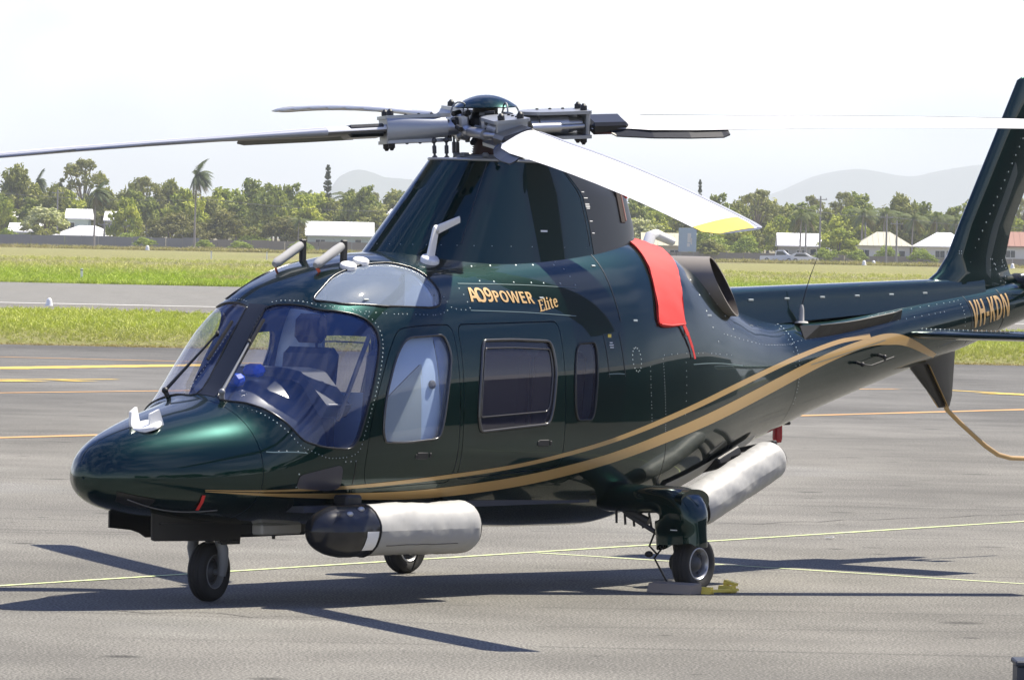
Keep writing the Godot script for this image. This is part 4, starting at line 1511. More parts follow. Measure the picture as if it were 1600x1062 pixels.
func build_helicopter():
	heli = thing("helicopter", "dark green helicopter with gold stripes and white rotor blades parked on the apron", "helicopter", HELI_AT, PI + TH)
	heli_xf = heli.transform
	var wind := spline(deg_poly([3.685, 74.5, 3.40, 80.8, 3.19, 84.4, 3.128, 83.6, 3.06, 70.0, 3.001, 59.2, 2.90, 52.0, 2.805, 46.5, 2.725, 40.0, 2.705, 32.4, 2.79, 21.1, 2.921, 7.6, 2.99, 1.6, 3.085, 0.2, 3.25, 2.8, 3.356, 6.8, 3.446, 13.4, 3.534, 30.2, 3.583, 42.6, 3.632, 55.5]), 4)
	var wind_far := mirrored(spline(deg_poly([3.690, 90.0, 3.40, 88.0, 3.19, 87.2, 3.128, 85.6, 3.06, 70.0, 3.001, 59.2, 2.90, 52.0, 2.805, 46.5, 2.725, 40.0, 2.705, 32.4, 2.79, 21.1, 2.921, 7.6, 2.99, 1.6, 3.085, 0.2, 3.25, 2.8, 3.356, 6.8, 3.446, 13.4, 3.534, 30.2, 3.583, 42.6, 3.632, 55.5, 3.672, 74.0]), 4))
	var roofw := rounded(deg_poly([3.0, 66.5, 2.70, 72.5, 2.43, 73.8, 2.16, 70.5, 2.01, 63.0, 1.955, 50.0, 2.02, 41.5, 2.14, 40.6, 2.56, 45.5, 2.84, 54.0]), 0.06)
	var fw := rounded(deg_poly([2.47, 30.0, 2.10, 29.0, 2.062, 22.0, 2.13, 11.0, 2.205, -1.6, 2.53, -1.6, 2.775, 0.0, 2.735, 11.0, 2.61, 23.0]), 0.07)
	var rw := rounded(deg_poly([1.70, 26.0, 1.40, 25.8, 0.99, 24.5, 0.972, 15.0, 1.045, 0.8, 1.40, 0.3, 1.835, -0.3, 1.80, 12.0, 1.735, 23.0]), 0.06)
	var sw := rounded(deg_poly([0.71, 23.2, 0.498, 23.4, 0.52, 14.0, 0.575, 1.4, 0.785, 1.4, 0.775, 14.0]), 0.05)
	var fd := rounded(deg_poly([1.99, 33.0, 2.52, 34.5, 2.66, 26.0, 2.80, 14.0, 2.91, 0.0, 2.92, -14.0, 2.84, -27.0, 2.04, -26.0]), 0.06)
	var rd := rounded(deg_poly([0.86, 32.0, 1.945, 33.0, 1.99, -2.0, 1.99, -24.0, 0.91, -17.0]), 0.06)
	var gap := 0.005
	var fdi: PackedVector2Array = Geometry2D.offset_polygon(fd, -gap)[0]
	var rdi: PackedVector2Array = Geometry2D.offset_polygon(rd, -gap)[0]
	var holes := []
	var inner := []
	for h in [wind, roofw, sw, fd, rd]:
		holes.append(h)
		holes.append(mirrored(h) if h != wind else wind_far)
	for h in [wind, roofw, sw, fw, rw]:
		inner.append(h)
		inner.append(mirrored(h) if h != wind else wind_far)
	# -- skin
	var mb := MB.new()
	patch(mb, 3.745, 4.745, -90, 270, null, [], 0.0, 5.0)
	obj("nose", mb, M.green_paint, heli)
	mb = MB.new()
	patch(mb, -2.4, 3.741, -90, 270, null, holes, 0.0, 3.6)
	var fus := obj("fuselage", mb, M.green_paint, heli)
	mb = MB.new()
	patch(mb, -6.3, -2.404, -90, 270, null, [], 0.0, 6.0)
	var cap := PackedVector3Array()
	for k in 40:
		cap.append(skin(-6.3, -90 + 9.0 * k))
	mb.fan(cap, Vector3(-1, 0, 0))
	var boom := obj("tail_boom", mb, M.green_paint, heli)
	mb = MB.new()
	patch(mb, -1.0, 3.9, -88, 268, null, inner, -0.035, 6.0)
	obj("cabin_lining", mb, M.lining, fus)
	# -- windows
	for side in 2:
		var flip := func(p: PackedVector2Array) -> PackedVector2Array: return p if side == 0 else mirrored(p)
		for it in [["windscreen", wind, "windscreen_glass", 0.007], ["roof_window", roofw, "roof_glass", 0.008], ["rear_window", sw, "tinted_glass", 0.009]]:
			var poly: PackedVector2Array = flip.call(it[1]) if side == 0 or it[0] != "windscreen" else wind_far
			var bb := box_of(poly)
			mb = MB.new()
			patch(mb, bb.position.x - 0.01, bb.end.x + 0.01, bb.position.y * 100 - 1, bb.end.y * 100 + 1, poly, [], -0.004, 3.0)
			var pane := obj(it[0], mb, M[it[2]], heli)
			mb = MB.new()
			rim_tube(mb, poly, 0.001, it[3])
			rim_wall(mb, poly, 0.0, -0.035)
			obj("seal", mb, M.seal, pane)
		for it in [["front_door", fdi, fw, "door_glass", 0.008], ["rear_door", rdi, rw, "tinted_glass", 0.011]]:
			var poly: PackedVector2Array = flip.call(it[1])
			var win: PackedVector2Array = flip.call(it[2])
			var bb := box_of(poly)
			mb = MB.new()
			patch(mb, bb.position.x - 0.01, bb.end.x + 0.01, bb.position.y * 100 - 1, bb.end.y * 100 + 1, poly, [win], 0.0, 3.0)
			rim_wall(mb, poly, 0.0, -0.03)
			var door := obj(it[0], mb, M.green_paint, heli)
			bb = box_of(win)
			mb = MB.new()
			patch(mb, bb.position.x - 0.01, bb.end.x + 0.01, bb.position.y * 100 - 1, bb.end.y * 100 + 1, win, [], -0.006, 4.0)
			obj("window_pane", mb, M[it[3]], door)
			mb = MB.new()
			rim_tube(mb, win, 0.002, it[4])
			if it[0] == "rear_door":
				rim_tube(mb, Geometry2D.offset_polygon(win, -0.028)[0], -0.002, 0.005)
			rim_wall(mb, win, 0.0, -0.035)
			obj("window_frame", mb, M.frame_metal if M.has("frame_metal") else mat("frame_metal", Color(0.10, 0.10, 0.10), 0.25, 0.8), door)
			if it[0] == "front_door" and side == 0:
				var wide: PackedVector2Array = Geometry2D.offset_polygon(win, 0.03)[0]
				var cuts := [["door_shade", M.shade_blue, PackedVector2Array(deg_poly([2.30, 60.0, 2.15, 60.0, 2.16, -20.0, 2.36, -20.0]))], ["door_shade_front", M.shade_grey, PackedVector2Array(deg_poly([2.31, 20.0, 2.367, -20.0, 3.0, -20.0, 3.0, 2.0]))], ["door_shade_upper", M.shade_blue, PackedVector2Array(deg_poly([2.305, 60.0, 2.312, 20.3, 3.0, 2.3, 3.0, 60.0]))], ["door_shade_edge", M.shade_dark, PackedVector2Array(deg_poly([2.147, 60.0, 1.9, 60.0, 1.9, -20.0, 2.157, -20.0]))]]
				for cut in cuts:
					mb = MB.new()
					for reg in Geometry2D.intersect_polygons(wide, cut[2]):
						patch(mb, 1.9, 2.9, -8, 40, reg, [], -0.055 if cut[0] != "door_shade_edge" else -0.05, 4.0)
					obj(cut[0], mb, cut[1], door)
				mb = MB.new()
				var kn := skin_n(2.235, 12.5)
				var ks := kn.cross(Vector3.RIGHT).normalized()
				mb.lathe([Vector2(0.028, 0.0), Vector2(0.028, 0.014), Vector2(0.018, 0.02), Vector2(0, 0.021)], Transform3D(Basis(ks, kn, ks.cross(kn)), skin(2.235, 12.5, -0.054)), 16)
				obj("shade_knob", mb, M.cockpit_dark, door)
			# recessed handle
			mb = MB.new()
			var hx := 2.38 if it[0] == "front_door" else 1.12
			var ha := (-8.5 if it[0] == "front_door" else -4.7)
			for k in [[-0.075, 0.012, 0.03], [0.0, 0.008, 0.045], [0.06, 0.012, 0.03]]:
				var an: float = ha if side == 0 else 180.0 - ha
				var nn := skin_n(hx + k[0], an)
				mb.box(Transform3D(Basis(Vector3.RIGHT, nn.cross(Vector3.RIGHT).normalized(), nn), skin(hx + k[0], an, 0.0)), Vector3(0.02 if k[0] != 0.0 else 0.11, k[2], k[1]), 0.004)
			obj("handle", mb, M.black_metal, door)
	mb = MB.new()
	patch(mb, 3.10, 3.70, 70, 100, PackedVector2Array(deg_poly([3.692, 76.0, 3.40, 81.8, 3.19, 85.2, 3.125, 84.6, 3.118, 93.0, 3.19, 92.2, 3.40, 91.0, 3.692, 89.0])), [], 0.003, 3.0)
	obj("windscreen_post", mb, M.black_paint, heli)
	heli_details(wind)
	heli_stripes()
	heli_tail(boom)
	heli_top()
	heli_gear()
	heli_cockpit()
	heli_rotor()

func heli_details(wind: PackedVector2Array):
	# rivets, seams, small plates on the skin
	var mb := MB.new()
	for side in 2:
		var m := func(p: Array) -> Array:
			var o := []
			for i in range(0, p.size(), 2):
				o.append(p[i])
				o.append(p[i + 1] if side == 0 else 180.0 - p[i + 1])
			return o
		var ring: PackedVector2Array = Geometry2D.offset_polygon(wind, 0.030, Geometry2D.JOIN_ROUND)[0]
		var flat_ring := []
		for q in ring:
			if q.x < 3.70 and q.y < 0.86:
				flat_ring.append(Vector2(q.x, q.y if side == 0 else 1.8 - q.y))
		rivets_on(mb, flat_ring, 0.030, 0.0040)
		rivets(mb, m.call([3.0, 62.0, 2.84, 51.0, 2.56, 42.0, 2.14, 37.5, 1.98, 39.0]), 0.045, 0.004)
		rivets(mb, m.call([3.70, 16.2, 3.42, 5.0]), 0.07, 0.005)
		rivets(mb, m.call([3.15, -4.6, 3.0, -6.0]), 0.05, 0.005)
		rivets(mb, m.call([1.97, 52.0, 1.95, 45.0, 1.92, 40.0, 1.76, 38.5]), 0.045, 0.004)
		rivets(mb, m.call([1.76, 53.0, 1.74, 46.0, 1.74, 38.0]), 0.05, 0.005)
		rivets(mb, m.call([1.70, 54.0, 1.2, 51.0, 0.55, 47.5]), 0.17, 0.007)
		rivets(mb, m.call([1.70, 63.0, 1.2, 62.0, 0.60, 59.0]), 0.22, 0.008)
		rivets(mb, m.call([0.58, 66.0, 0.53, 55.0, 0.52, 46.0]), 0.07, 0.006)
		rivets(mb, m.call([-0.27, 17.5, -0.27, 8.0, -0.28, 0.0, -0.28, -6.0]), 0.02, 0.0035)
		rivets(mb, m.call([-0.10, 16.0, -0.09, 8.0, -0.10, 0.0]), 0.028, 0.0035)
		rivets(mb, m.call([-0.58, 17.0, -0.57, 8.0, -0.55, 1.0]), 0.05, 0.004)
		rivets(mb, m.call([-0.2, 17.6, -0.6, 17.4, -1.3, 17.0]), 0.09, 0.004)
		rivets(mb, m.call([-0.95, 60.0, -1.0, 45.0, -1.05, 30.0, -1.15, 18.0]), 0.12, 0.007)
		rivets(mb, m.call([-1.15, 55.0, -1.3, 42.0, -1.45, 30.0]), 0.11, 0.007)
		rivets(mb, m.call([-1.15, 26.0, -1.9, 28.0, -2.4, 30.0]), 0.05, 0.004)
		rivets(mb, m.call([-2.43, 75.0, -2.43, 50.0, -2.43, 25.0, -2.43, 0.0, -2.43, -30.0]), 0.028, 0.0042)
		rivets(mb, m.call([-2.37, 75.0, -2.37, 50.0, -2.37, 25.0, -2.37, 0.0]), 0.05, 0.004)
		rivets(mb, m.call([-2.45, 66.0, -3.4, 66.0, -4.6, 58.0]), 0.035, 0.004)
		rivets(mb, m.call([-2.45, 32.0, -3.4, 34.0, -4.6, 30.0]), 0.04, 0.0035)
		rivets(mb, m.call([-3.6, 52.0, -4.8, 48.0]), 0.05, 0.0035)
		rivets(mb, m.call([-4.86, 60.0, -4.87, 20.0, -4.87, -20.0]), 0.03, 0.0035)
	rivets(mb, [3.69, 78.0, 3.40, 82.6, 3.15, 85.6], 0.035, 0.004)
	rivets(mb, [3.69, 86.0, 3.40, 89.5, 3.15, 91.0], 0.035, 0.004)
	rivets(mb, [3.46, 3.0, 3.47, -8.0, 3.47, -17.0], 0.09, 0.006)
	# ring of the fuel cap
	for k in 16:
		stud(mb, skin(0.055 + 0.05 * cos(TAU * k / 16), 17.0 + 3.7 * sin(TAU * k / 16)), skin_n(0.05, 17), 0.005)
	var rv := obj("rivets", mb, M.rivet, heli)
	rv.set_meta("kind", "stuff")
	mb = MB.new()
	for side in 2:
		var f := func(a: float) -> float: return a if side == 0 else 180.0 - a
		skin_line(mb, [1.733, f.call(52.0), 1.1, f.call(49.0), 0.532, f.call(45.3)], 0.004, 0.003)
		skin_line(mb, [1.747, f.call(38.3), 1.2, f.call(36.2), 0.651, f.call(33.3)], 0.005, 0.003)
	skin_line(mb, [3.707, 16.2, 3.56, 10.0, 3.408, 4.3], 0.007, 0.004)
	skin_line(mb, [0.40, 13.0, 0.30, 13.0, 0.22, 12.8], 0.007, 0.004)
	skin_line(mb, [-0.68, 13.8, -1.1, 13.5, -1.46, 12.4], 0.006, 0.003)
	skin_line(mb, [-2.60, 1.0, -3.2, 3.0, -3.7, 6.0], 0.005, 0.003)
	obj("seam_strip", mb, M.seam_grey if M.has("seam_grey") else mat("seam_grey", Color(0.16, 0.22, 0.22), 0.3, 0.4), heli)
	# dark panel seams
	mb = MB.new()
	skin_line(mb, [3.0, -6.0, 2.99, -20.0, 2.95, -40.0, 2.93, -60.0], 0.006, 0.002)
	skin_line(mb, [-0.30, -7.0, -0.32, -30.0, -0.33, -50.0], 0.006, 0.002)
	skin_line(mb, [0.17, 30.0, 0.16, 40.0, 0.12, 60.0, 0.1, 80.0], 0.008, 0.002)
	skin_line(mb, [0.40, 26.0, 0.395, 20.0, 0.39, 12.0], 0.006, 0.002)
	skin_line(mb, [0.22, 26.0, 0.215, 20.0, 0.21, 12.0], 0.006, 0.002)
	skin_line(mb, [-4.96, 60.0, -4.97, 0.0, -4.97, -60.0], 0.006, 0.002)
	skin_line(mb, [-5.44, 60.0, -5.45, 0.0, -5.45, -60.0], 0.010, 0.002)
	obj("panel_seam", mb, M.black_paint, heli)
	# the clear scuff plate under the windscreen and the small plates
	mb = MB.new()
	patch(mb, 3.0, 3.6, -30, 0, rounded(deg_poly([3.468, 3.0 - 9.0, 3.115, -6.5, 3.09, -24.0, 3.20, -24.8, 3.472, -17.0]), 0.04), [], 0.003, 3.0)
	obj("scuff_plate", mb, M.dark_plate if M.has("dark_plate") else mat("dark_plate", Color(0.045, 0.045, 0.06), 0.3), heli)
	mb = MB.new()
	for q in [[0.0, 30.0, 0.045], [0.95, 42.0, 0.045], [-1.05, 33.0, 0.05], [0.2, 56.0, 0.04], [2.66, 51.5, 0.05]]:
		var nn := skin_n(q[0], q[1])
		mb.box(Transform3D(Basis(Vector3.RIGHT, nn.cross(Vector3.RIGHT).normalized(), nn), skin(q[0], q[1], 0.002)), Vector3(q[2], 0.014, 0.006), 0.002)
	var nq := skin_n(-0.62, 24.5)
	mb.box(Transform3D(Basis(Vector3.RIGHT, nq.cross(Vector3.RIGHT).normalized(), nq), skin(-0.62, 24.5, 0.002)), Vector3(0.03, 0.05, 0.01), 0.004)
	obj("small_plate", mb, M.rivet, heli)
	# placards by the fuel cap: a yellow square and rows of fine print
	mb = MB.new()
	mb.box(Transform3D(Basis(Vector3.RIGHT, Vector3.UP, Vector3.FORWARD), skin(0.335, 25.2, 0.002)), Vector3(0.035, 0.022, 0.003))
	obj("yellow_placard", mb, M.yellow_paint, heli)
	mb = MB.new()
	for k in 3:
		var nn := skin_n(0.33, 22.8 - k * 0.8)
		mb.box(Transform3D(Basis(Vector3.RIGHT, nn.cross(Vector3.RIGHT).normalized(), nn), skin(0.33, 22.8 - k * 0.8, 0.002)), Vector3([0.03, 0.045, 0.04][k], 0.006, 0.002))
	obj("fine_print_placard", mb, M.white_paint, heli)
	# wipers: arm and blade
	for w in [[[3.66, 113.5], [3.327, 97.5], [3.46, 97.0], [3.24, 95.0]], [[3.675, 71.0], [3.36, 78.0], [3.464, 77.4], [3.215, 80.6]]]:
		mb = MB.new()
		var p := []
		for k in w.size():
			p.append(skin(w[k][0], w[k][1], 0.045 if k < 2 else 0.018))
		var root := skin(w[0][0] + 0.01, w[0][1], 0.0)
		mb.tube([root, p[0]], 0.016, 8)
		mb.ball(p[0], Vector3.ONE * 0.022)
		mb.tube([p[0], p[0].lerp(p[1], 0.5), p[1]], [0.012, 0.009, 0.007], 6)
		var wp := obj("wiper", mb, M.black_metal if w[0][1] > 90.0 else M.gear_grey, heli)
		mb = MB.new()
		mb.bar(p[2], p[3], 0.018, 0.014)
		mb.ball(p[1], Vector3(0.012, 0.022, 0.012))
		obj("wiper_blade", mb, M.rubber, wp)
	# twin white deflector plates on the nose ridge
	mb = MB.new()
	var nd := skin_n(4.30, 74.0)
	for s in [-1.0, 1.0]:
		var o := PackedVector2Array([Vector2(-0.05, -0.02), Vector2(0.055, -0.02), Vector2(0.06, 0.02), Vector2(0.04, 0.088), Vector2(-0.035, 0.098)])
		mb.prism(o, Transform3D(Basis(Vector3.UP, -0.2 * s) * Basis(Vector3.BACK, -0.25), skin(4.29 - 0.03 * s, 75.0 - s * 9.0, 0.0)), 0.018)
	mb.lathe([Vector2(0.10, -0.02), Vector2(0.10, 0.003), Vector2(0.08, 0.010), Vector2(0, 0.012)], Transform3D(Basis(nd.cross(Vector3.BACK).normalized(), nd, Vector3.BACK), skin(4.30, 74.0, 0.0)), 20)
	obj("nose_deflector", mb, M.white_paint, heli)
	# red warning ribbon on the lower nose
	mb = MB.new()
	var rp := [skin(4.125, -21.0, 0.006), skin(4.115, -30.0, 0.012), skin(4.094, -43.0, 0.014)]
	for k in 2:
		mb.bar(rp[k], rp[k + 1], 0.022, 0.003, skin_n(4.1, -30))
	obj("warning_ribbon", mb, M.red_cloth, heli)
	# lower nose: lamp window and hanging wire
	mb = MB.new()
	patch(mb, 4.38, 4.66, -62, -28, rounded(deg_poly([4.64, -30.0, 4.40, -34.0, 4.40, -56.0, 4.60, -56.0]), 0.03), [], 0.004, 4.0)
	obj("landing_lamp_window", mb, M.black_paint, heli)
	mb = MB.new()
	var wirep := []
	for k in 12:
		wirep.append(skin(4.56 - 0.055 * k, -42.0 - 10.0 * sin(PI * k / 11.0), 0.008))
	mb.tube(wirep, 0.004, 5)
	obj("wire", mb, M.wire, heli)

func heli_stripes():
	var mb := MB.new()
	ribbon(mb, [[4.129, -13.7, -14.6], [3.63, -16.2, -18.3], [2.92, -22.2, -24.9], [2.075, -20.3, -22.9], [1.295, -14.0, -16.3], [0.482, -4.6, -6.6], [-0.275, 1.3, 0.3], [-1.228, 4.6, 2.5], [-2.12, 11.9, 7.3], [-2.95, 23.6, 17.4], [-3.3, 24.5, 17.5], [-3.5, 23.0, 12.5]], 0.0025)
	ribbon(mb, [[4.124, -15.6, -16.6], [3.51, -21.4, -25.2], [2.62, -30.4, -36.9], [2.0, -28.6, -36.2], [1.24, -21.4, -28.5], [0.455, -11.1, -16.8], [-0.285, -2.2, -7.0], [-1.237, -0.7, -7.3], [-2.117, -0.1, -8.8], [-2.924, 10.6, -1.6], [-3.44, 16.0, 2.8], [-3.75, 15.0, -2.5], [-4.0, 3.0, -11.0], [-4.37, -27.4, -38.0], [-4.55, -46.0, -56.0]], 0.0022)
	obj("gold_stripe", mb, M.gold_paint, heli)
	mb = MB.new()
	ribbon(mb, [[4.129, 193.7, 194.6], [2.92, 202.2, 204.9], [1.295, 194.0, 196.3], [-0.275, 178.7, 179.7], [-2.12, 168.1, 172.7], [-3.5, 157.0, 167.5]], 0.0025)
	ribbon(mb, [[4.124, 195.6, 196.6], [2.62, 210.4, 216.9], [1.24, 201.4, 208.5], [-0.285, 182.2, 187.0], [-2.117, 180.1, 188.8], [-3.44, 164.0, 177.2], [-4.37, 207.4, 218.0]], 0.0022)
	obj("gold_stripe", mb, M.gold_paint, heli)
	# lettering
	var bold := SystemFont.new()
	bold.font_names = PackedStringArray(["Droid Sans"])
	bold.font_weight = 700
	var serif := SystemFont.new()
	serif.font_names = PackedStringArray(["Droid Serif"])
	serif.font_weight = 700
	mb = MB.new()
	letters(mb, "A", bold, 0.108, 1.70, 45.6, 0.004, 0.0, -0.05, 1.0)
	letters(mb, "O", bold, 0.112, 1.622, 45.2, 0.0042, 0.0, -0.05, 0.92)
	letters(mb, "9", bold, 0.110, 1.525, 45.0, 0.0044, 0.0, -0.05, 0.95)
	letters(mb, "POWER", bold, 0.086, 1.445, 44.1, 0.004, 0.0, -0.075, 1.0)
	letters(mb, "Elite", serif, 0.080, 1.015, 38.3, 0.004, 0.35, 0.13, 0.86)
	obj("gold_lettering", mb, M.gold_paint, heli)
	mb = MB.new()
	letters(mb, "VH-KDN", bold, 0.21, -4.985, 12.0, 0.003, 0.0, 0.0, 0.50)
	obj("registration", mb, M.gold_paint, heli)

func wing_loft(mb: MB, rows: Array, thick: float) -> void:
	# rows of [leading edge, trailing edge, thickness axis]; symmetrical aerofoil
	var us := [0.0, 0.02, 0.07, 0.16, 0.3, 0.5, 0.75, 1.0]
	var P := []
	for r in rows:
		var row := PackedVector3Array()
		var le: Vector3 = r[0]
		var te: Vector3 = r[1]
		var ch := le.distance_to(te)
		var tk: float = r[3] if r.size() > 3 else thick
		for k in range(us.size() - 1, -1, -1):
			row.append(le.lerp(te, us[k]) + r[2] * foil(us[k]) * ch * tk)
		for k in range(1, us.size()):
			row.append(le.lerp(te, us[k]) - r[2] * foil(us[k]) * ch * tk)
		P.append(row)
	mb.grid(P, false, true)
	mb.fan(P[0], (rows[0][0] - rows[1][0]).normalized())
	mb.fan(P[-1], (rows[-1][0] - rows[-2][0]).normalized())

func foil(u: float) -> float:
	return 5.0 * (0.2969 * sqrt(u) - 0.126 * u - 0.3516 * u * u + 0.2843 * u * u * u - 0.0975 * u * u * u * u)

func heli_tail(boom: Node):
	# spine on the boom, fin, ventral fin, tailplane, strake, aerials, tail rotor, skid
	var mb := MB.new()
	var rows := []
	for k in 16:
		var x := lerpf(-1.75, -5.3, k / 15.0)
		var top := lerpf(2.00, 2.105, k / 15.0)
		var bot := lerpf(1.72, 1.93, k / 15.0)
		var w := lerpf(0.15, 0.075, k / 15.0)
		var row := PackedVector3Array()
		for q in [[-1.35, 0.0], [-1.15, 0.3], [-1.0, 0.62], [-0.93, 0.85], [-0.72, 0.96], [-0.4, 1.0], [0.0, 1.0], [0.4, 1.0], [0.72, 0.96], [0.93, 0.85], [1.0, 0.62], [1.15, 0.3], [1.35, 0.0]]:
			row.append(port(x, lerpf(bot, top, q[1]), w * q[0]))
		rows.append(row)
	mb.grid(rows)
	mb.fan(rows[0], Vector3.RIGHT)
	obj("shaft_cover", mb, M.green_paint, heli)
	for k in 6:
		mb = MB.new()
		var x := -2.15 - 0.46 * k
		var w := lerpf(0.15, 0.075, (-1.75 - x) / 3.55)
		mb.box(T(port(x, 1.925 + 0.012 * k, w * 0.98)), Vector3(0.06, 0.016, 0.018), 0.004)
		obj("latch", mb, M.rivet, heli)
	mb = MB.new()
	var fr := []
	var z := Vector3(0, 0, 1)
	for r in [[1.96, -4.45, -6.02, 0.10], [2.06, -4.60, -5.90, 0.12], [2.14, -4.76, -5.75, 0.13], [2.26, -4.89, -5.68, 0.135], [2.5, -5.045, -5.76, 0.135], [2.76, -5.225, -5.93, 0.135], [3.2, -5.53, -6.18, 0.135], [3.60, -5.805, -6.42, 0.13], [3.625, -5.86, -6.41, 0.07]]:
		fr.append([port(r[1], r[0], 0), port(r[2], r[0], 0), z, r[3]])
	wing_loft(mb, fr, 0.13)
	var fin := obj("tail_fin", mb, M.green_paint, heli)
	mb = MB.new()
	for k in 22:
		var y := 2.2 + 0.064 * k
		var le := lerpf(-4.85, -5.82, (y - 2.2) / 1.42)
		stud(mb, port(le - 0.24 - 0.01 * k * 0.5, y, 0.049), Vector3(0, 0, -1), 0.007)
	for k in 14:
		stud(mb, port(-4.98 - 0.03 * (k % 7), 2.30 - 0.018 * (k / 7), 0.044), Vector3(0.2, 0, -1), 0.005)
	for k in 26:
		stud(mb, port(-5.38 - rng.randf() * 0.28, 2.02 + rng.randf() * 0.24, 0.036 + 0.012 * rng.randf()), Vector3(0, 0, -1), 0.006)
	for k in 5:
		stud(mb, port(-5.12, 2.02 + 0.05 * k, 0.055), Vector3(0, 0, -1), 0.005)
	var rv := obj("rivets", mb, M.rivet, fin)
	rv.set_meta("kind", "stuff")
	mb = MB.new()
	wing_loft(mb, [[port(-4.30, 1.50, 0), port(-5.02, 1.62, 0), z], [port(-4.44, 1.42, 0), port(-5.01, 1.5, 0), z], [port(-4.76, 1.19, 0), port(-4.99, 1.22, 0), z, 0.2], [port(-4.82, 1.135, 0), port(-4.96, 1.145, 0), z, 0.2]], 0.2)
	var vf := obj("ventral_fin", mb, M.black_paint, heli)
	mb = MB.new()
	for s in [1.0, -1.0]:
		mb.bar(port(-4.56, 1.46, 0.066 * s), port(-4.885, 1.145, 0.030 * s), 0.004, 0.05, Vector3(0, 0.7, 0.7 * s))
	obj("gold_stripe", mb, M.gold_paint, vf)
	mb = MB.new()
	mb.tube([port(-4.86, 1.19, 0), port(-4.93, 1.12, 0), port(-5.10, 1.025, 0), port(-5.28, 0.935, 0), port(-5.46, 0.845, 0), port(-5.64, 0.775, 0), port(-5.82, 0.745, 0), port(-6.0, 0.738, 0), port(-6.2, 0.75, 0), port(-6.35, 0.79, 0)], 0.019, 10)
	obj("tail_skid", mb, M.gold_paint, heli)
	for s in [1.0, -1.0]:
		mb = MB.new()
		wing_loft(mb, [[port(-4.06, 1.685, 0.14 * s), port(-4.78, 1.70, 0.14 * s), Vector3.UP], [port(-4.08, 1.685, 0.8 * s), port(-4.74, 1.705, 0.8 * s), Vector3.UP], [port(-4.10, 1.685, 1.42 * s), port(-4.70, 1.71, 1.42 * s), Vector3.UP], [port(-4.14, 1.688, 1.44 * s), port(-4.68, 1.708, 1.44 * s), Vector3.UP, 0.06]], 0.11)
		var tp := obj("tailplane", mb, M.green_paint, heli)
		mb = MB.new()
		for k in 30:
			for x in [-4.2, -4.26]:
				stud(mb, port(x, 1.728, s * (0.24 + 0.04 * k)), Vector3.UP, 0.005)
		obj("rivets", mb, M.rivet, tp).set_meta("kind", "stuff")
	# long strake on the port side of the boom
	mb = MB.new()
	var a0 := skin(-2.62, 40.0, 0.0)
	var st := []
	for k in 9:
		var x := lerpf(-2.60, -3.98, k / 8.0)
		var w := 0.085 if k > 0 else 0.035
		if k == 8:
			w = 0.05
		var root := skin(x, 33.0, -0.004)
		var out: Vector3 = skin(x, 56.0, 0.0) + Vector3(0, 0.02, -1.0) * w * 1.5
		st.append([root, out])
	for k in 8:
		var nn: Vector3 = (st[k + 1][0] - st[k][0]).cross(st[k][1] - st[k][0]).normalized()
		for s in [0.004, -0.004]:
			mb.quad(st[k][0] + nn * s, st[k + 1][0] + nn * s, st[k + 1][1] + nn * s, st[k][1] + nn * s, nn * s)
		mb.quad(st[k][1] + nn * 0.004, st[k + 1][1] + nn * 0.004, st[k + 1][1] - nn * 0.004, st[k][1] - nn * 0.004, Vector3.UP)
	obj("boom_strake", mb, M.black_metal, heli)
	mb = MB.new()
	var ab := port(-2.70, 1.765, 0.20)
	mb.lathe([Vector2(0.05, 0.0), Vector2(0.045, 0.012), Vector2(0.02, 0.016), Vector2(0.017, 0.1), Vector2(0.009, 0.13), Vector2(0.0, 0.132)], T(ab), 12)
	var wa := obj("whip_aerial", mb, M.cover_grey, heli)
	mb = MB.new()
	mb.tube([ab + Vector3(0, 0.12, 0), port(-2.75, 2.0, 0.2), port(-2.80, 2.1, 0.2), port(-2.89, 2.245, 0.2)], [0.005, 0.004, 0.003, 0.002], 6)
	obj("rod", mb, M.black_metal, wa)
	# handle below the boom on the port side
	mb = MB.new()
	for q in [-3.30, -3.62]:
		var p0 := skin(q, -12.0, 0.0)
		mb.tube([p0, p0 + Vector3(0, -0.012, -0.045)], 0.012, 8)
		mb.ball(p0 + Vector3(0, -0.012, -0.05), Vector3.ONE * 0.018)
	var p1 := skin(-3.30, -12.0, 0.0) + Vector3(0, -0.012, -0.05)
	var p2 := skin(-3.62, -12.0, 0.0) + Vector3(0, -0.012, -0.05)
	mb.tube([p1, p1.lerp(p2, 0.4) + Vector3(0, -0.03, 0), p2 + Vector3(-0.12, 0.0, 0)], 0.006, 6)
	obj("tie_down_handle", mb, M.black_metal, heli)
	# tail rotor on the port side of the fin
	mb = MB.new()
	mb.lathe([Vector2(0, -0.14), Vector2(0.06, -0.14), Vector2(0.085, -0.08), Vector2(0.085, 0.06), Vector2(0.05, 0.11), Vector2(0, 0.12)], Transform3D(Basis(Vector3(1, 0, 0), Vector3(0, 0, -1), Vector3(0, 1, 0)), port(-5.93, 2.06, 0.02)), 14)
	mb.tube([port(-5.93, 2.06, 0.05), port(-5.93, 2.06, 0.36)], 0.032, 10)
	var tr := obj("tail_rotor_hub", mb, M.black_metal, heli)
	mb = MB.new()
	for k in 9:
		var a := port(-5.72 - rng.randf() * 0.32, 1.97 + rng.randf() * 0.2, 0.06 + rng.randf() * 0.16)
		mb.tube([a, a + Vector3(-0.08 - 0.12 * rng.randf(), rng.randf_range(-0.04, 0.04), rng.randf_range(-0.05, 0.05))], rng.randf_range(0.006, 0.014), 6)
	mb.tube([port(-5.80, 2.09, 0.20), port(-6.04, 2.08, 0.22)], 0.016, 8)
	mb.tube([port(-5.82, 2.12, 0.10), port(-6.02, 2.125, 0.12)], 0.008, 8)
	obj("control_links", mb, M.steel, tr)
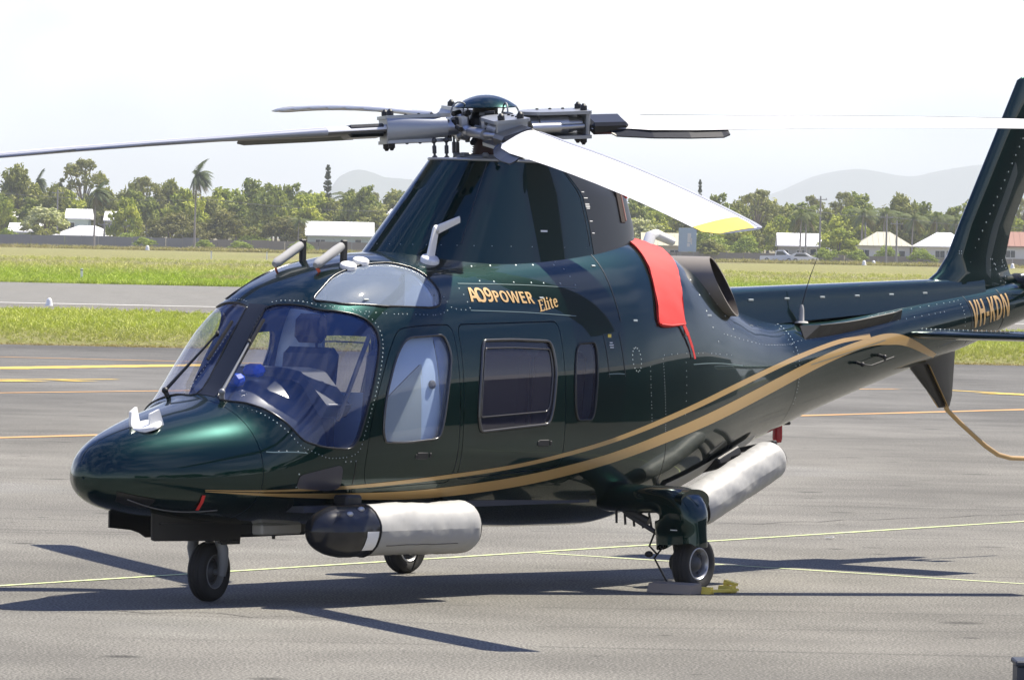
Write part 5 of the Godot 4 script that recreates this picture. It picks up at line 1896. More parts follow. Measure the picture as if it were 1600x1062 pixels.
	for s in [1.0, -1.0]:
		mb = MB.new()
		var d := Vector3(-0.5 * s, 0.866 * s, 0)
		var c := Vector3(0.866, 0.5, 0) * 0.1
		var h := port(-6.02, 2.07, 0.34)
		wing_loft(mb, [[h + d * 0.14 + c * 0.5, h + d * 0.14 - c * 0.5, z], [h + d * 0.3 + c, h + d * 0.3 - c, z], [h + d * 0.97 + c, h + d * 0.97 - c, z]], 0.12)
		obj("tail_rotor_blade", mb, M.blade_white, tr)
	# red beacon under the boom
	mb = MB.new()
	mb.box(T(port(-2.74, 1.045, 0.0)), Vector3(0.2, 0.025, 0.07), 0.008)
	var bc := obj("beacon_base", mb, M.black_metal, heli)
	mb = MB.new()
	mb.lathe([Vector2(0, -0.135), Vector2(0.03, -0.13), Vector2(0.036, -0.1), Vector2(0.034, 0.0)], T(port(-2.72, 1.04, 0)), 14)
	obj("beacon_lens", mb, M.red_plastic, bc)

func heli_top():
	# mast fairing, aerials, pitot tubes, exhausts
	var mb := MB.new()
	var rows := []
	var ys := [2.06, 2.12, 2.19, 2.26, 2.34, 2.42, 2.5, 2.56, 2.61, 2.65, 2.69, 2.73, 2.77, 2.80, 2.825, 2.835]
	for y in ys:
		var row := PackedVector3Array()
		for k in 72:
			row.append(pylon(y, TAU * k / 72.0))
		rows.append(row)
	mb.grid(rows, false, true)
	var py := obj("mast_fairing", mb, M.green_paint, heli)
	mb = MB.new()  # thin darker shell laid over the rear of the fairing
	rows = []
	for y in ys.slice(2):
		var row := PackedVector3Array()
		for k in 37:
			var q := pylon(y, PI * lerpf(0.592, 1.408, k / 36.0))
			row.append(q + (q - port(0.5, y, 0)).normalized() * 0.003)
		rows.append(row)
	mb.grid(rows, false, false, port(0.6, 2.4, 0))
	obj("rear_dark_shell", mb, M.shell_black if M.has("shell_black") else mat("shell_black", Color(0.012, 0.014, 0.016), 0.38), py)
	mb = MB.new()
	var top := PackedVector3Array()
	var lip := []
	for k in 72:
		top.append(pylon(2.83, TAU * k / 72.0))
		lip.append(pylon(2.838, TAU * k / 72.0))
	mb.fan(top, Vector3.UP)
	obj("top_deck", mb, M.dark_grey, py)
	mb = MB.new()
	lip.append(lip[0])
	mb.tube(lip, 0.011, 6, false)
	obj("top_lip", mb, M.titanium, py)
	# red edge along the rear top
	mb = MB.new()
	var red := []
	for k in 14:
		var y := lerpf(2.836, 2.615, pow(k / 13.0, 1.15))
		red.append(pylon(y, PI * lerpf(0.60, 0.86, k / 13.0)) + Vector3(0, 0.004, -0.003))
	mb.tube(red, 0.011, 6)
	obj("red_edge_trim", mb, M.red_cloth, py)
	# air slot with a pale rim, hinge strip, placards with fine print
	mb = MB.new()
	var fa := PI * 0.80
	var side_at := func(y: float, f: float) -> Transform3D:
		var q := pylon(y, f)
		var u := pylon(y + 0.02, f) - q
		var w := pylon(y, f + 0.02) - q
		var nn := u.cross(w).normalized()
		if nn.z > 0.0:
			nn = -nn
		return Transform3D(Basis(w.normalized(), nn.cross(w.normalized()), nn), q)
	mb.box(side_at.call(2.575, PI * 0.745) * T(Vector3(0, 0, 0.002)), Vector3(0.075, 0.27, 0.012), 0.004)  # solid dark box, its colour standing for the shaded depth of the slot
	obj("air_slot", mb, M.soot_and_recess, py)
	mb = MB.new()
	mb.box(side_at.call(2.58, PI * 0.765) * T(Vector3(0, 0, 0.006)), Vector3(0.022, 0.255, 0.014), 0.005)
	obj("slot_rim", mb, M.slot_pink if M.has("slot_pink") else mat("slot_pink", Color(0.30, 0.16, 0.13), 0.6), py)
	mb = MB.new()
	for r in [[2.645, 0.03], [2.605, 0.045], [2.565, 0.05], [2.555, 0.05], [2.545, 0.05], [2.535, 0.04], [2.45, 0.035], [2.37, 0.03]]:
		mb.box(side_at.call(r[0], PI * 0.60) * T(Vector3(0, 0, 0.002)), Vector3(r[1], 0.005, 0.002))
	mb.box(side_at.call(2.375, PI * 0.50) * T(Vector3(0, 0, 0.003)), Vector3(0.07, 0.012, 0.005))
	obj("fine_print_placard", mb, M.white_paint, py)
	mb = MB.new()
	for f in [PI * 0.285, PI * 0.585]:
		for k in 10:
			var y := lerpf(2.28, 2.82, k / 10.0)
			var y2 := lerpf(2.28, 2.82, (k + 1) / 10.0)
			var a := pylon(y, f)
			var b := pylon(y2, f)
			mb.bar(a, b, 0.006, 0.004)
	obj("panel_seam", mb, M.black_paint, py)
	mb = MB.new()
	for k in 40:
		stud(mb, pylon(2.27, TAU * (k + 0.5) / 40.0), (pylon(2.27, TAU * (k + 0.5) / 40.0) - port(0.6, 2.2, 0)).normalized(), 0.0035)
	for k in 12:
		stud(mb, side_at.call(2.30 + 0.02 * (k % 3), PI * (0.78 + 0.008 * k)).origin, Vector3(0, 0, -1), 0.007)
	obj("rivets", mb, M.rivet, py).set_meta("kind", "stuff")
	# bent blade aerial on the cowl and a smaller one on the other side
	mb = MB.new()
	var base := port(1.79, 2.175, 0.35)
	mb.lathe([Vector2(0.085, -0.03), Vector2(0.085, 0.005), Vector2(0.07, 0.02), Vector2(0, 0.028)], Transform3D(Basis.from_scale(Vector3(1, 1, 0.5)) * Basis(Vector3.RIGHT, -0.25), base), 18)
	for seg in [[base, port(1.735, 2.37, 0.35), 0.085, 0.065], [port(1.735, 2.365, 0.35), port(1.485, 2.44, 0.35), 0.06, 0.045]]:
		var a: Vector3 = seg[0]
		var b: Vector3 = seg[1]
		var t := (b - a).normalized()
		var s := t.cross(Vector3.BACK).normalized()
		wing_loft(mb, [[a + s * seg[2] * 0.5, a - s * seg[2] * 0.5, Vector3.BACK], [b + s * seg[3] * 0.5, b - s * seg[3] * 0.5, Vector3.BACK]], 0.28)
	mb.ball(port(1.735, 2.367, 0.35), Vector3(0.034, 0.034, 0.010))
	obj("bent_aerial", mb, M.white_paint, heli)
	mb = MB.new()
	mb.tube([port(-1.45, 2.18, -0.3), port(-1.54, 2.365, -0.3), port(-1.60, 2.375, -0.3), port(-1.80, 2.325, -0.3)], [0.045, 0.04, 0.036, 0.030], 10)
	obj("drain_pipe", mb, M.white_paint, heli)
	mb = MB.new()
	for q in [[2.38, 75.8], [2.52, 74.8]]:
		var nn := skin_n(q[0], q[1])
		var s := nn.cross(Vector3.BACK).normalized()
		mb.lathe([Vector2(0.055, -0.005), Vector2(0.055, 0.018), Vector2(0.045, 0.026), Vector2(0, 0.028)], Transform3D(Basis(s, nn, s.cross(nn)), skin(q[0], q[1])), 18)
	obj("puck_aerial", mb, M.white_paint, heli)
	for s in [-1.0, 1.0]:
		mb = MB.new()
		var r := port(2.46, 2.08, 0.17 * s)
		mb.box(T(r + Vector3(0.0, 0.09, 0)), Vector3(0.055, 0.24, 0.028), 0.008)
		mb.box(T(r + Vector3(0, 0.03, 0), Vector3(0, 0, 0.1)), Vector3(0.13, 0.016, 0.06), 0.005)
		mb.tube([r + Vector3(-0.02, 0.19, 0), r + Vector3(0.26, 0.055, 0)], 0.013, 8)
		obj("pitot_tube", mb, M.black_metal, heli)
	# exhausts
	for s in [1.0, -1.0]:
		mb = MB.new()
		var d := Vector3(-0.42, 0.0, -0.90 * s).normalized()
		var side := d.cross(Vector3.UP).normalized()
		var c := port(-1.44, 2.022, 0.41 * s)
		var outer := []
		var inn := []
		for k in 3:
			var ro := PackedVector3Array()
			var ri := PackedVector3Array()
			for j in 32:
				var a := TAU * j / 32.0
				var e := side * cos(a) + Vector3.UP * sin(a)
				var along := lerpf(-0.52, 0.0, k / 2.0) - (sin(a) * 0.10 if k == 2 else 0.0)
				ro.append(c + d * along + e * 0.205)
				ri.append(c + d * (along - 0.001) + e * 0.194)
			outer.append(ro)
			inn.append(ri)
		mb.grid(outer, false, true)
		for j in 32:
			var j2 := (j + 1) % 32
			mb.quad(outer[2][j], outer[2][j2], inn[2][j2], inn[2][j], d)
		var ex := obj("exhaust_pipe", mb, M.exhaust_metal, heli)
		mb = MB.new()
		mb.grid(inn, false, true)
		mb.fan(inn[0], d)
		obj("sooty_bore", mb, M.soot_and_recess, ex)
		mb = MB.new()
		mb.tube([c + d * -0.02 - Vector3.UP * 0.205, c + d * -0.04 - Vector3.UP * 0.29 - side * 0.03], 0.035, 8)
		mb.tube([c + d * -0.35 - Vector3.UP * 0.18, c + d * -0.20 - Vector3.UP * 0.27, c + d * -0.02 - Vector3.UP * 0.285], 0.028, 8)
		obj("bracket", mb, M.black_metal, ex)

func wheel(called: String, at: Vector3, parent: Node, steer := 0.0, rim_m := "steel"):
	var xf := Transform3D(Basis(Vector3.UP, steer) * Basis(Vector3(1, 0, 0), Vector3(0, 0, -1), Vector3(0, 1, 0)), at)   # axle along the lathe's y, towards port
	var mb := MB.new()
	var pr := [Vector2(0.105, -0.045), Vector2(0.125, -0.056), Vector2(0.155, -0.062), Vector2(0.174, -0.053), Vector2(0.1835, -0.037), Vector2(0.187, -0.03), Vector2(0.182, -0.027), Vector2(0.182, -0.022), Vector2(0.188, -0.019), Vector2(0.189, -0.008), Vector2(0.184, -0.005), Vector2(0.184, 0.0), Vector2(0.184, 0.005), Vector2(0.189, 0.008), Vector2(0.188, 0.019), Vector2(0.182, 0.022), Vector2(0.182, 0.027), Vector2(0.187, 0.03), Vector2(0.1835, 0.037), Vector2(0.174, 0.053), Vector2(0.155, 0.062), Vector2(0.125, 0.056), Vector2(0.105, 0.045)]
	mb.lathe(pr, xf, 40)
	var w := obj(called, mb, M.rubber, parent)
	mb = MB.new()
	for s in [1.0, -1.0]:
		var q := [Vector2(0.112, 0.042), Vector2(0.112, 0.042), Vector2(0.108, 0.05), Vector2(0.098, 0.048), Vector2(0.088, 0.012)]
		mb.lathe(q, xf * Transform3D(Basis.from_scale(Vector3(1, s, 1)), Vector3.ZERO), 28)
	obj("rim", mb, M[rim_m], w)
	mb = MB.new()
	for s in [1.0, -1.0]:
		mb.lathe([Vector2(0.0885, 0.013), Vector2(0.06, 0.006), Vector2(0.045, 0.03), Vector2(0.03, 0.045), Vector2(0.0, 0.047)], xf * Transform3D(Basis.from_scale(Vector3(1, s, 1)), Vector3.ZERO), 28)
	for k in 6:
		var a := TAU * k / 6
		mb.ball(xf * Vector3(0.07 * cos(a), 0.014, 0.07 * sin(a)), Vector3(0.009, 0.009, 0.006), 4, 6)
	obj("wheel_hub", mb, M.dark_grey, w)

func heli_gear():
	# nose gear
	wheel("nose_wheel", port(3.535, 0.187, 0), heli, 0.16, "gear_grey")
	var mb := MB.new()
	for s in [-1.0, 1.0]:
		mb.tube([port(3.57, 0.425, 0.06 * s), port(3.565, 0.40, 0.105 * s), port(3.55, 0.33, 0.125 * s), port(3.535, 0.24, 0.115 * s), port(3.535, 0.165, 0.105 * s)], [0.03, 0.036, 0.036, 0.034, 0.026], 10)
	mb.box(T(port(3.57, 0.405, 0)), Vector3(0.07, 0.04, 0.24), 0.012)
	mb.tube([port(3.535, 0.187, -0.115), port(3.535, 0.187, 0.115)], 0.018, 10)
	mb.tube([port(3.57, 0.40, 0), port(3.60, 0.62, 0)], 0.045, 14)
	mb.tube([port(3.60, 0.42, 0.02), port(3.25, 0.58, 0.02)], 0.018, 8)
	obj("nose_gear_fork", mb, M.gear_grey, heli)
	for s in [-1.0, 1.0]:
		mb = MB.new()
		var o := PackedVector2Array([Vector2(4.31, 0.60), Vector2(4.31, 0.475), Vector2(4.10, 0.455), Vector2(4.02, 0.435), Vector2(3.96, 0.405), Vector2(3.45, 0.395), Vector2(3.44, 0.55)])
		if s > 0:
			o = PackedVector2Array([Vector2(4.29, 0.60), Vector2(4.285, 0.415), Vector2(4.26, 0.405), Vector2(3.62, 0.39), Vector2(3.61, 0.365), Vector2(3.44, 0.365), Vector2(3.42, 0.56)])
		mb.prism(o, Transform3D(Basis.IDENTITY, port(0, 0, 0.165 * s)), 0.012)
		mb.bar(port(3.50, 0.50, 0.175 * s), port(4.22, 0.51, 0.175 * s), 0.012, 0.01)
		for k in 3:
			mb.box(T(port(3.5 + 0.12 * k, 0.385, 0.172 * s)), Vector3(0.07, 0.018, 0.02), 0.004)
		obj("nose_gear_door", mb, M.black_paint, heli)
	mb = MB.new()
	mb.box(T(port(3.16, 0.455, 0.02)), Vector3(0.80, 0.10, 0.30), 0.02)
	mb.box(T(port(3.0, 0.395, 0.08)), Vector3(0.02, 0.03, 0.02), 0.004)
	obj("belly_box", mb, M.black_paint, heli)
	mb = MB.new()
	mb.box(T(port(3.12, 0.455, 0.20)), Vector3(0.40, 0.07, 0.10), 0.012)
	obj("camera_box", mb, M.pale_grey, heli)
	# main gear
	for s in [1.0, -1.0]:
		var out: Vector3 = Vector3(0, 0, -1) * s
		wheel("main_wheel", port(0.0, 0.187, 1.225 * s), heli)
		mb = MB.new()
		# arm fairing from the belly outward, with a rounded inner end
		var rows := []
		for k in 15:
			var t := k / 14.0
			var p := lerpf(0.50, 1.30, t)
			var g := sqrt(clampf(t / 0.10, 0.02, 1.0))
			var row := PackedVector3Array()
			for j in 24:
				var a := TAU * j / 24
				row.append(port(0.10 + cos(a) * 0.18 * g * (1.0 if t < 0.6 else 0.9), 0.605 + signf(sin(a)) * pow(absf(sin(a)), 0.8) * (0.095 if t < 0.55 else 0.082) * g, p * s))
			rows.append(row)
		mb.grid(rows, false, true)
		mb.fan(rows[0], -out)
		mb.fan(rows[-1], out)
		obj("gear_arm_fairing", mb, M.green_paint, heli)
		# the leg cover: the arm's skin bends down over the leg, arched over the wheel
		mb = MB.new()
		var bend := spline([Vector2(0.92, 0.605), Vector2(1.06, 0.608), Vector2(1.155, 0.585), Vector2(1.215, 0.525), Vector2(1.228, 0.44), Vector2(1.236, 0.36), Vector2(1.24, 0.315)], 4, false)
		rows = []
		for k in bend.size():
			var u := float(k) / (bend.size() - 1)
			var t := (bend[mini(k + 1, bend.size() - 1)] - bend[maxi(k - 1, 0)]).normalized()
			var nn := Vector2(-t.y, t.x)
			var hh := lerpf(0.092, 0.178, smoothstep(0.15, 0.62, u))
			var ctr := lerpf(0.10, 0.155, smoothstep(0.2, 0.7, u))
			var hx := lerpf(0.165, 0.10, smoothstep(0.2, 0.8, u))
			var row := PackedVector3Array()
			for q in 36:
				var an := TAU * q / 36.0
				var cx := signf(cos(an)) * pow(absf(cos(an)), 0.62)
				var sx := signf(sin(an)) * pow(absf(sin(an)), 0.62)
				var pp := bend[k] + nn * sx * hh
				var drop := 0.0
				if k == bend.size() - 1:
					drop = 0.06 * (1.0 - sx * sx) - 0.025 * absf(sx)
				row.append(port(ctr + cx * hx, pp.y + drop, pp.x * s))
			rows.append(row)
		mb.grid(rows, false, true)
		var lc := obj("gear_leg_cover", mb, M.green_paint, heli)
		if s > 0:
			mb = MB.new()
			for k in 2:
				mb.box(T(port(0.258, 0.43 - 0.012 * k, 1.235 + 0.01 * k)), Vector3(0.003, 0.006, 0.055))
			obj("fine_print_placard", mb, M.white_paint, lc)
		mb = MB.new()
		mb.tube([port(0.08, 0.62, 1.16 * s), port(0.04, 0.30, 1.13 * s)], [0.05, 0.04], 12)
		mb.bar(port(0.04, 0.32, 1.12 * s), port(0.0, 0.187, 1.12 * s), 0.04, 0.06)
		mb.tube([port(0.0, 0.187, 1.10 * s), port(0.0, 0.187, 1.26 * s)], 0.025, 10)
		mb.tube([port(0.15, 0.50, 0.78 * s), port(0.11, 0.34, 1.10 * s)], 0.017, 8)
		mb.tube([port(0.15, 0.53, 0.76 * s), port(0.13, 0.46, 0.95 * s)], 0.026, 8)
		obj("gear_leg", mb, M.gear_grey if s < 0 else M.dark_grey, heli)
		mb = MB.new()
		mb.tube([port(0.17, 0.42, 1.04 * s), port(0.19, 0.30, 1.0 * s), port(0.15, 0.25, 1.03 * s)], 0.008, 6)
		obj("brake_hose", mb, M.black_metal, heli)
		mb = MB.new()
		mb.tube([port(0.14, 0.30, 1.08 * s), port(0.16, 0.22, 1.02 * s), port(0.10, 0.14, 1.03 * s), port(0.08, 0.03, 1.09 * s)], 0.007, 6)
		mb.lathe([Vector2(0, -0.03), Vector2(0.06, -0.03), Vector2(0.06, 0.02), Vector2(0, 0.02)], Transform3D(Basis(Vector3(1, 0, 0), Vector3(0, 0, -1), Vector3(0, 1, 0)), port(0.03, 0.19, 1.12 * s)), 16)
		mb.ball(port(0.18, 0.245, 0.99 * s), Vector3(0.03, 0.022, 0.03))
		for k in 5:
			mb.tube([port(0.16 - 0.05 * k, 0.52, (0.70 + 0.03 * k) * s), port(0.17 - 0.06 * k, 0.44 - 0.012 * k, (0.71 + 0.03 * k) * s)], 0.009, 6)
		obj("brake", mb, M.black_metal, heli)
	# float bags: one on the port front, one slanting up behind the port gear
	float_bag([port(3.53, 0.475, 0.82), port(1.93, 0.465, 0.82)], 0.166, 0.31, true)
	float_bag([port(-0.30, 0.47, 0.90), port(-1.46, 0.865, 0.86)], 0.142, 0.15, false)
	# silver girt along the rear belly, black brackets
	mb = MB.new()
	ribbon(mb, [[-0.45, -34.0, -47.0], [-0.8, -34.5, -52.0], [-1.2, -36.0, -56.0], [-1.75, -39.0, -58.0], [-1.9, -42.0, -50.0]], 0.02)
	obj("float_girt", mb, M.float_cover, heli)
	mb = MB.new()
	for q in [[-0.50, 0.62], [-1.22, 0.60], [-1.36, 0.56], [-1.6, 0.5]]:
		mb = MB.new()
		mb.bar(port(q[0], row_at(q[0])[0] + 0.10, q[1] - 0.22), port(q[0] - 0.03, 0.62 - 0.30 * (q[0] + 0.5), 0.74), 0.05, 0.035, Vector3.UP, 0.006)
		obj("float_bracket", mb, M.black_metal, heli)
	mb = MB.new()
	mb.box(T(port(-1.35, 0.84, 0.50), Vector3(0.3, 0, -0.3)), Vector3(0.30, 0.06, 0.12), 0.01)
	mb.tube([port(-0.7, 0.60, 0.4), port(-0.78, 0.50, 0.48), port(-0.85, 0.55, 0.5)], 0.01, 6)
	obj("float_mount", mb, M.black_metal, heli)
	for x in [3.1, 2.85, 2.0]:
		mb = MB.new()
		mb.bar(port(x, 0.60, 0.55), port(x, 0.60, 0.78), 0.05, 0.05, Vector3.UP, 0.008)
		obj("float_bracket", mb, M.black_metal, heli)
	mb = MB.new()
	mb.box(T(port(3.05, 0.655, 0.72)), Vector3(0.16, 0.07, 0.12), 0.015)
	obj("float_mount", mb, M.black_metal, heli)

func float_bag(ends: Array, r: float, cap_share: float, labelled: bool):
	var a: Vector3 = ends[0]
	var b: Vector3 = ends[1]
	var t := (b - a).normalized()
	var up := Vector3.UP - t * t.y
	up = up.normalized()
	var s := t.cross(up)
	var nz := FastNoiseLite.new()
	nz.seed = 4
	nz.frequency = 1.6
	var rows := []
	var n := 72
	var len := a.distance_to(b)
	for k in n + 1:
		var u := float(k) / n
		var d0 := u * len
		var d1 := (1.0 - u) * len
		var g := 1.0
		if d0 < 0.32:
			g = sqrt(maxf(0.0, 1.0 - pow(1.0 - d0 / 0.32, 2.2)))
		if d1 < 0.12:
			g = minf(g, sqrt(maxf(0.0, 1.0 - pow(1.0 - d1 / 0.12, 2.6))))
		g = maxf(g, 0.03)
		var row := PackedVector3Array()
		for j in 32:
			var an := TAU * j / 32
			var e := s * cos(an) + up * sin(an)
			var q := a.lerp(b, u) + e * r * g
			q += e * g * (0.012 * nz.get_noise_3dv(q * 1.3) + 0.007 * nz.get_noise_3dv(q * Vector3(2.2, 4.5, 4.5)) + 0.003 * nz.get_noise_3dv(q * 11.0))
			row.append(q)
		rows.append(row)
	var ci := int(n * cap_share)
	var mb: MB
	for row in rows:
		row.append(row[0])
	mb = MB.new()
	mb.grid(rows.slice(ci))
	mb.fan(rows[n].slice(0, 32), t)
	var f := obj("float_bag", mb, M.float_cover, heli)
	mb = MB.new()
	mb.grid(rows.slice(0, ci + 1))
	mb.fan(rows[0].slice(0, 32), -t)
	obj("float_cap", mb, M.float_cap, f)
	for k in [ci, n - 2]:
		mb = MB.new()
		var ring := []
		var mid := a.lerp(b, float(k) / n)
		for q in rows[k]:
			ring.append(mid + (q - mid) * 1.005)
		mb.tube(ring, 0.006, 5, false)
		obj("lacing", mb, M.black_metal, f)
	if labelled:
			mb = MB.new()
			var seam := []
			for k in range(ci + 4, n - 12):
				seam.append(rows[k][29] + (rows[k][29] - a.lerp(b, float(k) / n)).normalized() * 0.001)
			mb.tube(seam, 0.002, 4)
			obj("cover_seam", mb, M.black_metal, f)
	if labelled:
		mb = MB.new()
		var lab := []
		for k in [ci - 6, ci - 1]:
			var row := PackedVector3Array()
			for j in [28, 29, 30, 31, 32]:
				var mid := a.lerp(b, float(k) / n)
				var q: Vector3 = rows[k][j]
				row.append(mid + (q - mid) * 1.02)
			lab.append(row)
		mb.grid(lab, false, false, a.lerp(b, 0.3))
		obj("white_label", mb, M.white_paint, f)
		mb = MB.new()
		for q in [[ci - 11, 4], [ci - 5, 5]]:
			mb.ball(rows[q[0]][q[1]], Vector3(0.028, 0.018, 0.02))
		obj("valve", mb, M.steel, f)

func heli_cockpit():
	var mb := MB.new()
	# dome of the instrument cover behind the windscreen and the hood on it
	var rows := []
	for r in [[3.66, 1.235, 0.20], [3.6, 1.275, 0.34], [3.5, 1.325, 0.42], [3.35, 1.375, 0.48], [3.18, 1.41, 0.52], [3.02, 1.43, 0.54]]:
		var row := PackedVector3Array()
		for k in 29:
			var u := -1.0 + 2.0 * k / 28.0
			row.append(port(r[0], 0.82 + (r[1] - 0.82) * pow(1.0 - pow(absf(u), 2.5), 0.5), r[2] * u))
		rows.append(row)
	mb.grid(rows, false, false, port(3.3, 0.9, 0))
	var dash := obj("instrument_cover", mb, M.glareshield, heli)
	mb = MB.new()
	var o := rounded([Vector2(-0.56, 1.14), Vector2(-0.58, 1.26), Vector2(-0.38, 1.475), Vector2(0.24, 1.475), Vector2(0.36, 1.455), Vector2(0.585, 1.24), Vector2(0.53, 1.16), Vector2(0.34, 1.40), Vector2(-0.34, 1.40)], 0.02)
	mb.prism(o, Transform3D(Basis(Vector3(0, 0, -1), Vector3.UP, Vector3.RIGHT), port(2.98, 0, 0)), 0.24)
	obj("instrument_hood", mb, M.glareshield, dash)
	mb = MB.new()
	mb.prism(rounded([Vector2(-0.5, 0.75), Vector2(-0.5, 1.2), Vector2(-0.33, 1.38), Vector2(0.33, 1.38), Vector2(0.5, 1.2), Vector2(0.5, 0.75)], 0.03), Transform3D(Basis(Vector3(0, 0, -1), Vector3.UP, Vector3.RIGHT), port(2.95, 0, 0)), 0.05)
	obj("instrument_panel", mb, M.cockpit_dark, dash)
	mb = MB.new()
	for q in [[3.43, 0.15], [3.34, 0.30]]:
		mb.ball(port(q[0], 0.82 + 0.52 * pow(1.0 - pow(q[1] / 0.45, 2.5), 0.5), q[1]), Vector3(0.022, 0.01, 0.03))
	mb.tube([port(2.87, 1.395, 0.39), port(2.87, 1.28, 0.51)], 0.007, 6)
	mb.tube([port(3.10, 1.25, 0.585), port(2.86, 1.25, 0.585)], 0.006, 6)
	obj("screw_cap", mb, M.steel, dash)
	mb = MB.new()
	mb.box(T(port(1.9, 0.60, 0)), Vector3(3.0, 0.04, 1.3), 0.0)
	obj("cabin_floor", mb, M.cockpit_dark, heli)
	# partition behind the pilots, rear wall
	mb = MB.new()
	for x in [2.02, 0.38]:
		var ring := PackedVector2Array()
		for k in 48:
			var q := skin(x, -90 + 7.5 * k, -0.04)
			ring.append(Vector2(-q.z, q.y))
		if x > 1.0:
			# open in the upper middle
			var open := rounded([Vector2(-0.34, 1.30), Vector2(-0.30, 2.02), Vector2(0.30, 2.02), Vector2(0.34, 1.30)], 0.08)
			var l := Geometry2D.clip_polygons(ring, PackedVector2Array([Vector2(-0.34, 1.30), Vector2(0.34, 1.30), Vector2(0.34, 3.0), Vector2(-0.34, 3.0)]))
			for p in l:
				mb.prism(p, Transform3D(Basis(Vector3(0, 0, -1), Vector3.UP, Vector3.RIGHT), port(x, 0, 0)), 0.03)
		else:
			mb.prism(ring, Transform3D(Basis(Vector3(0, 0, -1), Vector3.UP, Vector3.RIGHT), port(x, 0, 0)), 0.03)
	obj("cabin_partition", mb, M.partition_blue, heli)
	mb = MB.new()
	mb.lathe([Vector2(0.03, 0), Vector2(0.03, 0.02), Vector2(0.018, 0.025), Vector2(0, 0.026)], Transform3D(Basis(Vector3.UP, Vector3.RIGHT, Vector3.BACK), port(2.036, 1.40, 0.47)), 16)
	mb.bar(port(2.037, 0.9, 0.62), port(2.037, 1.95, 0.58), 0.012, 0.008)
	obj("partition_fitting", mb, M.cockpit_dark, heli)
	for s in [-1.0, 1.0]:
		mb = MB.new()
		mb.box(T(port(2.38, 0.86, 0.35 * s), Vector3(0, 0, 0.06)), Vector3(0.48, 0.13, 0.46), 0.04)
		mb.box(T(port(2.17, 1.24, 0.35 * s), Vector3(0, 0, 0.12)), Vector3(0.10, 0.70, 0.46), 0.045)
		var seat := obj("pilot_seat", mb, M.seat_leather, heli)
		mb = MB.new()
		mb.box(T(port(2.14, 1.71, 0.35 * s), Vector3(0, 0, 0.1)), Vector3(0.09, 0.19, 0.26), 0.04)
		mb.tube([port(2.14, 1.58, 0.30 * s), port(2.14, 1.66, 0.30 * s)], 0.01, 6)
		obj("headrest", mb, M.headrest, seat)
	mb = MB.new()
	for k in 3:
		var p := -0.46 + 0.46 * k
		mb.box(T(port(0.75, 0.84, p)), Vector3(0.46, 0.14, 0.42), 0.04)
		mb.box(T(port(0.53, 1.22, p), Vector3(0, 0, 0.1)), Vector3(0.11, 0.72, 0.42), 0.045)
	obj("cabin_bench", mb, M.seat_leather, heli)
	# window bow seen through the windscreen: door post with strap
	mb = MB.new()
	mb.tube([skin(2.72, 36.0, -0.06), skin(2.95, 18.0, -0.10), port(3.02, 1.15, 0.60)], 0.016, 6)
	mb.box(T(port(2.75, 1.93, 0.0)), Vector3(0.35, 0.10, 0.26), 0.03)
	obj("overhead_console", mb, M.cockpit_dark, heli)

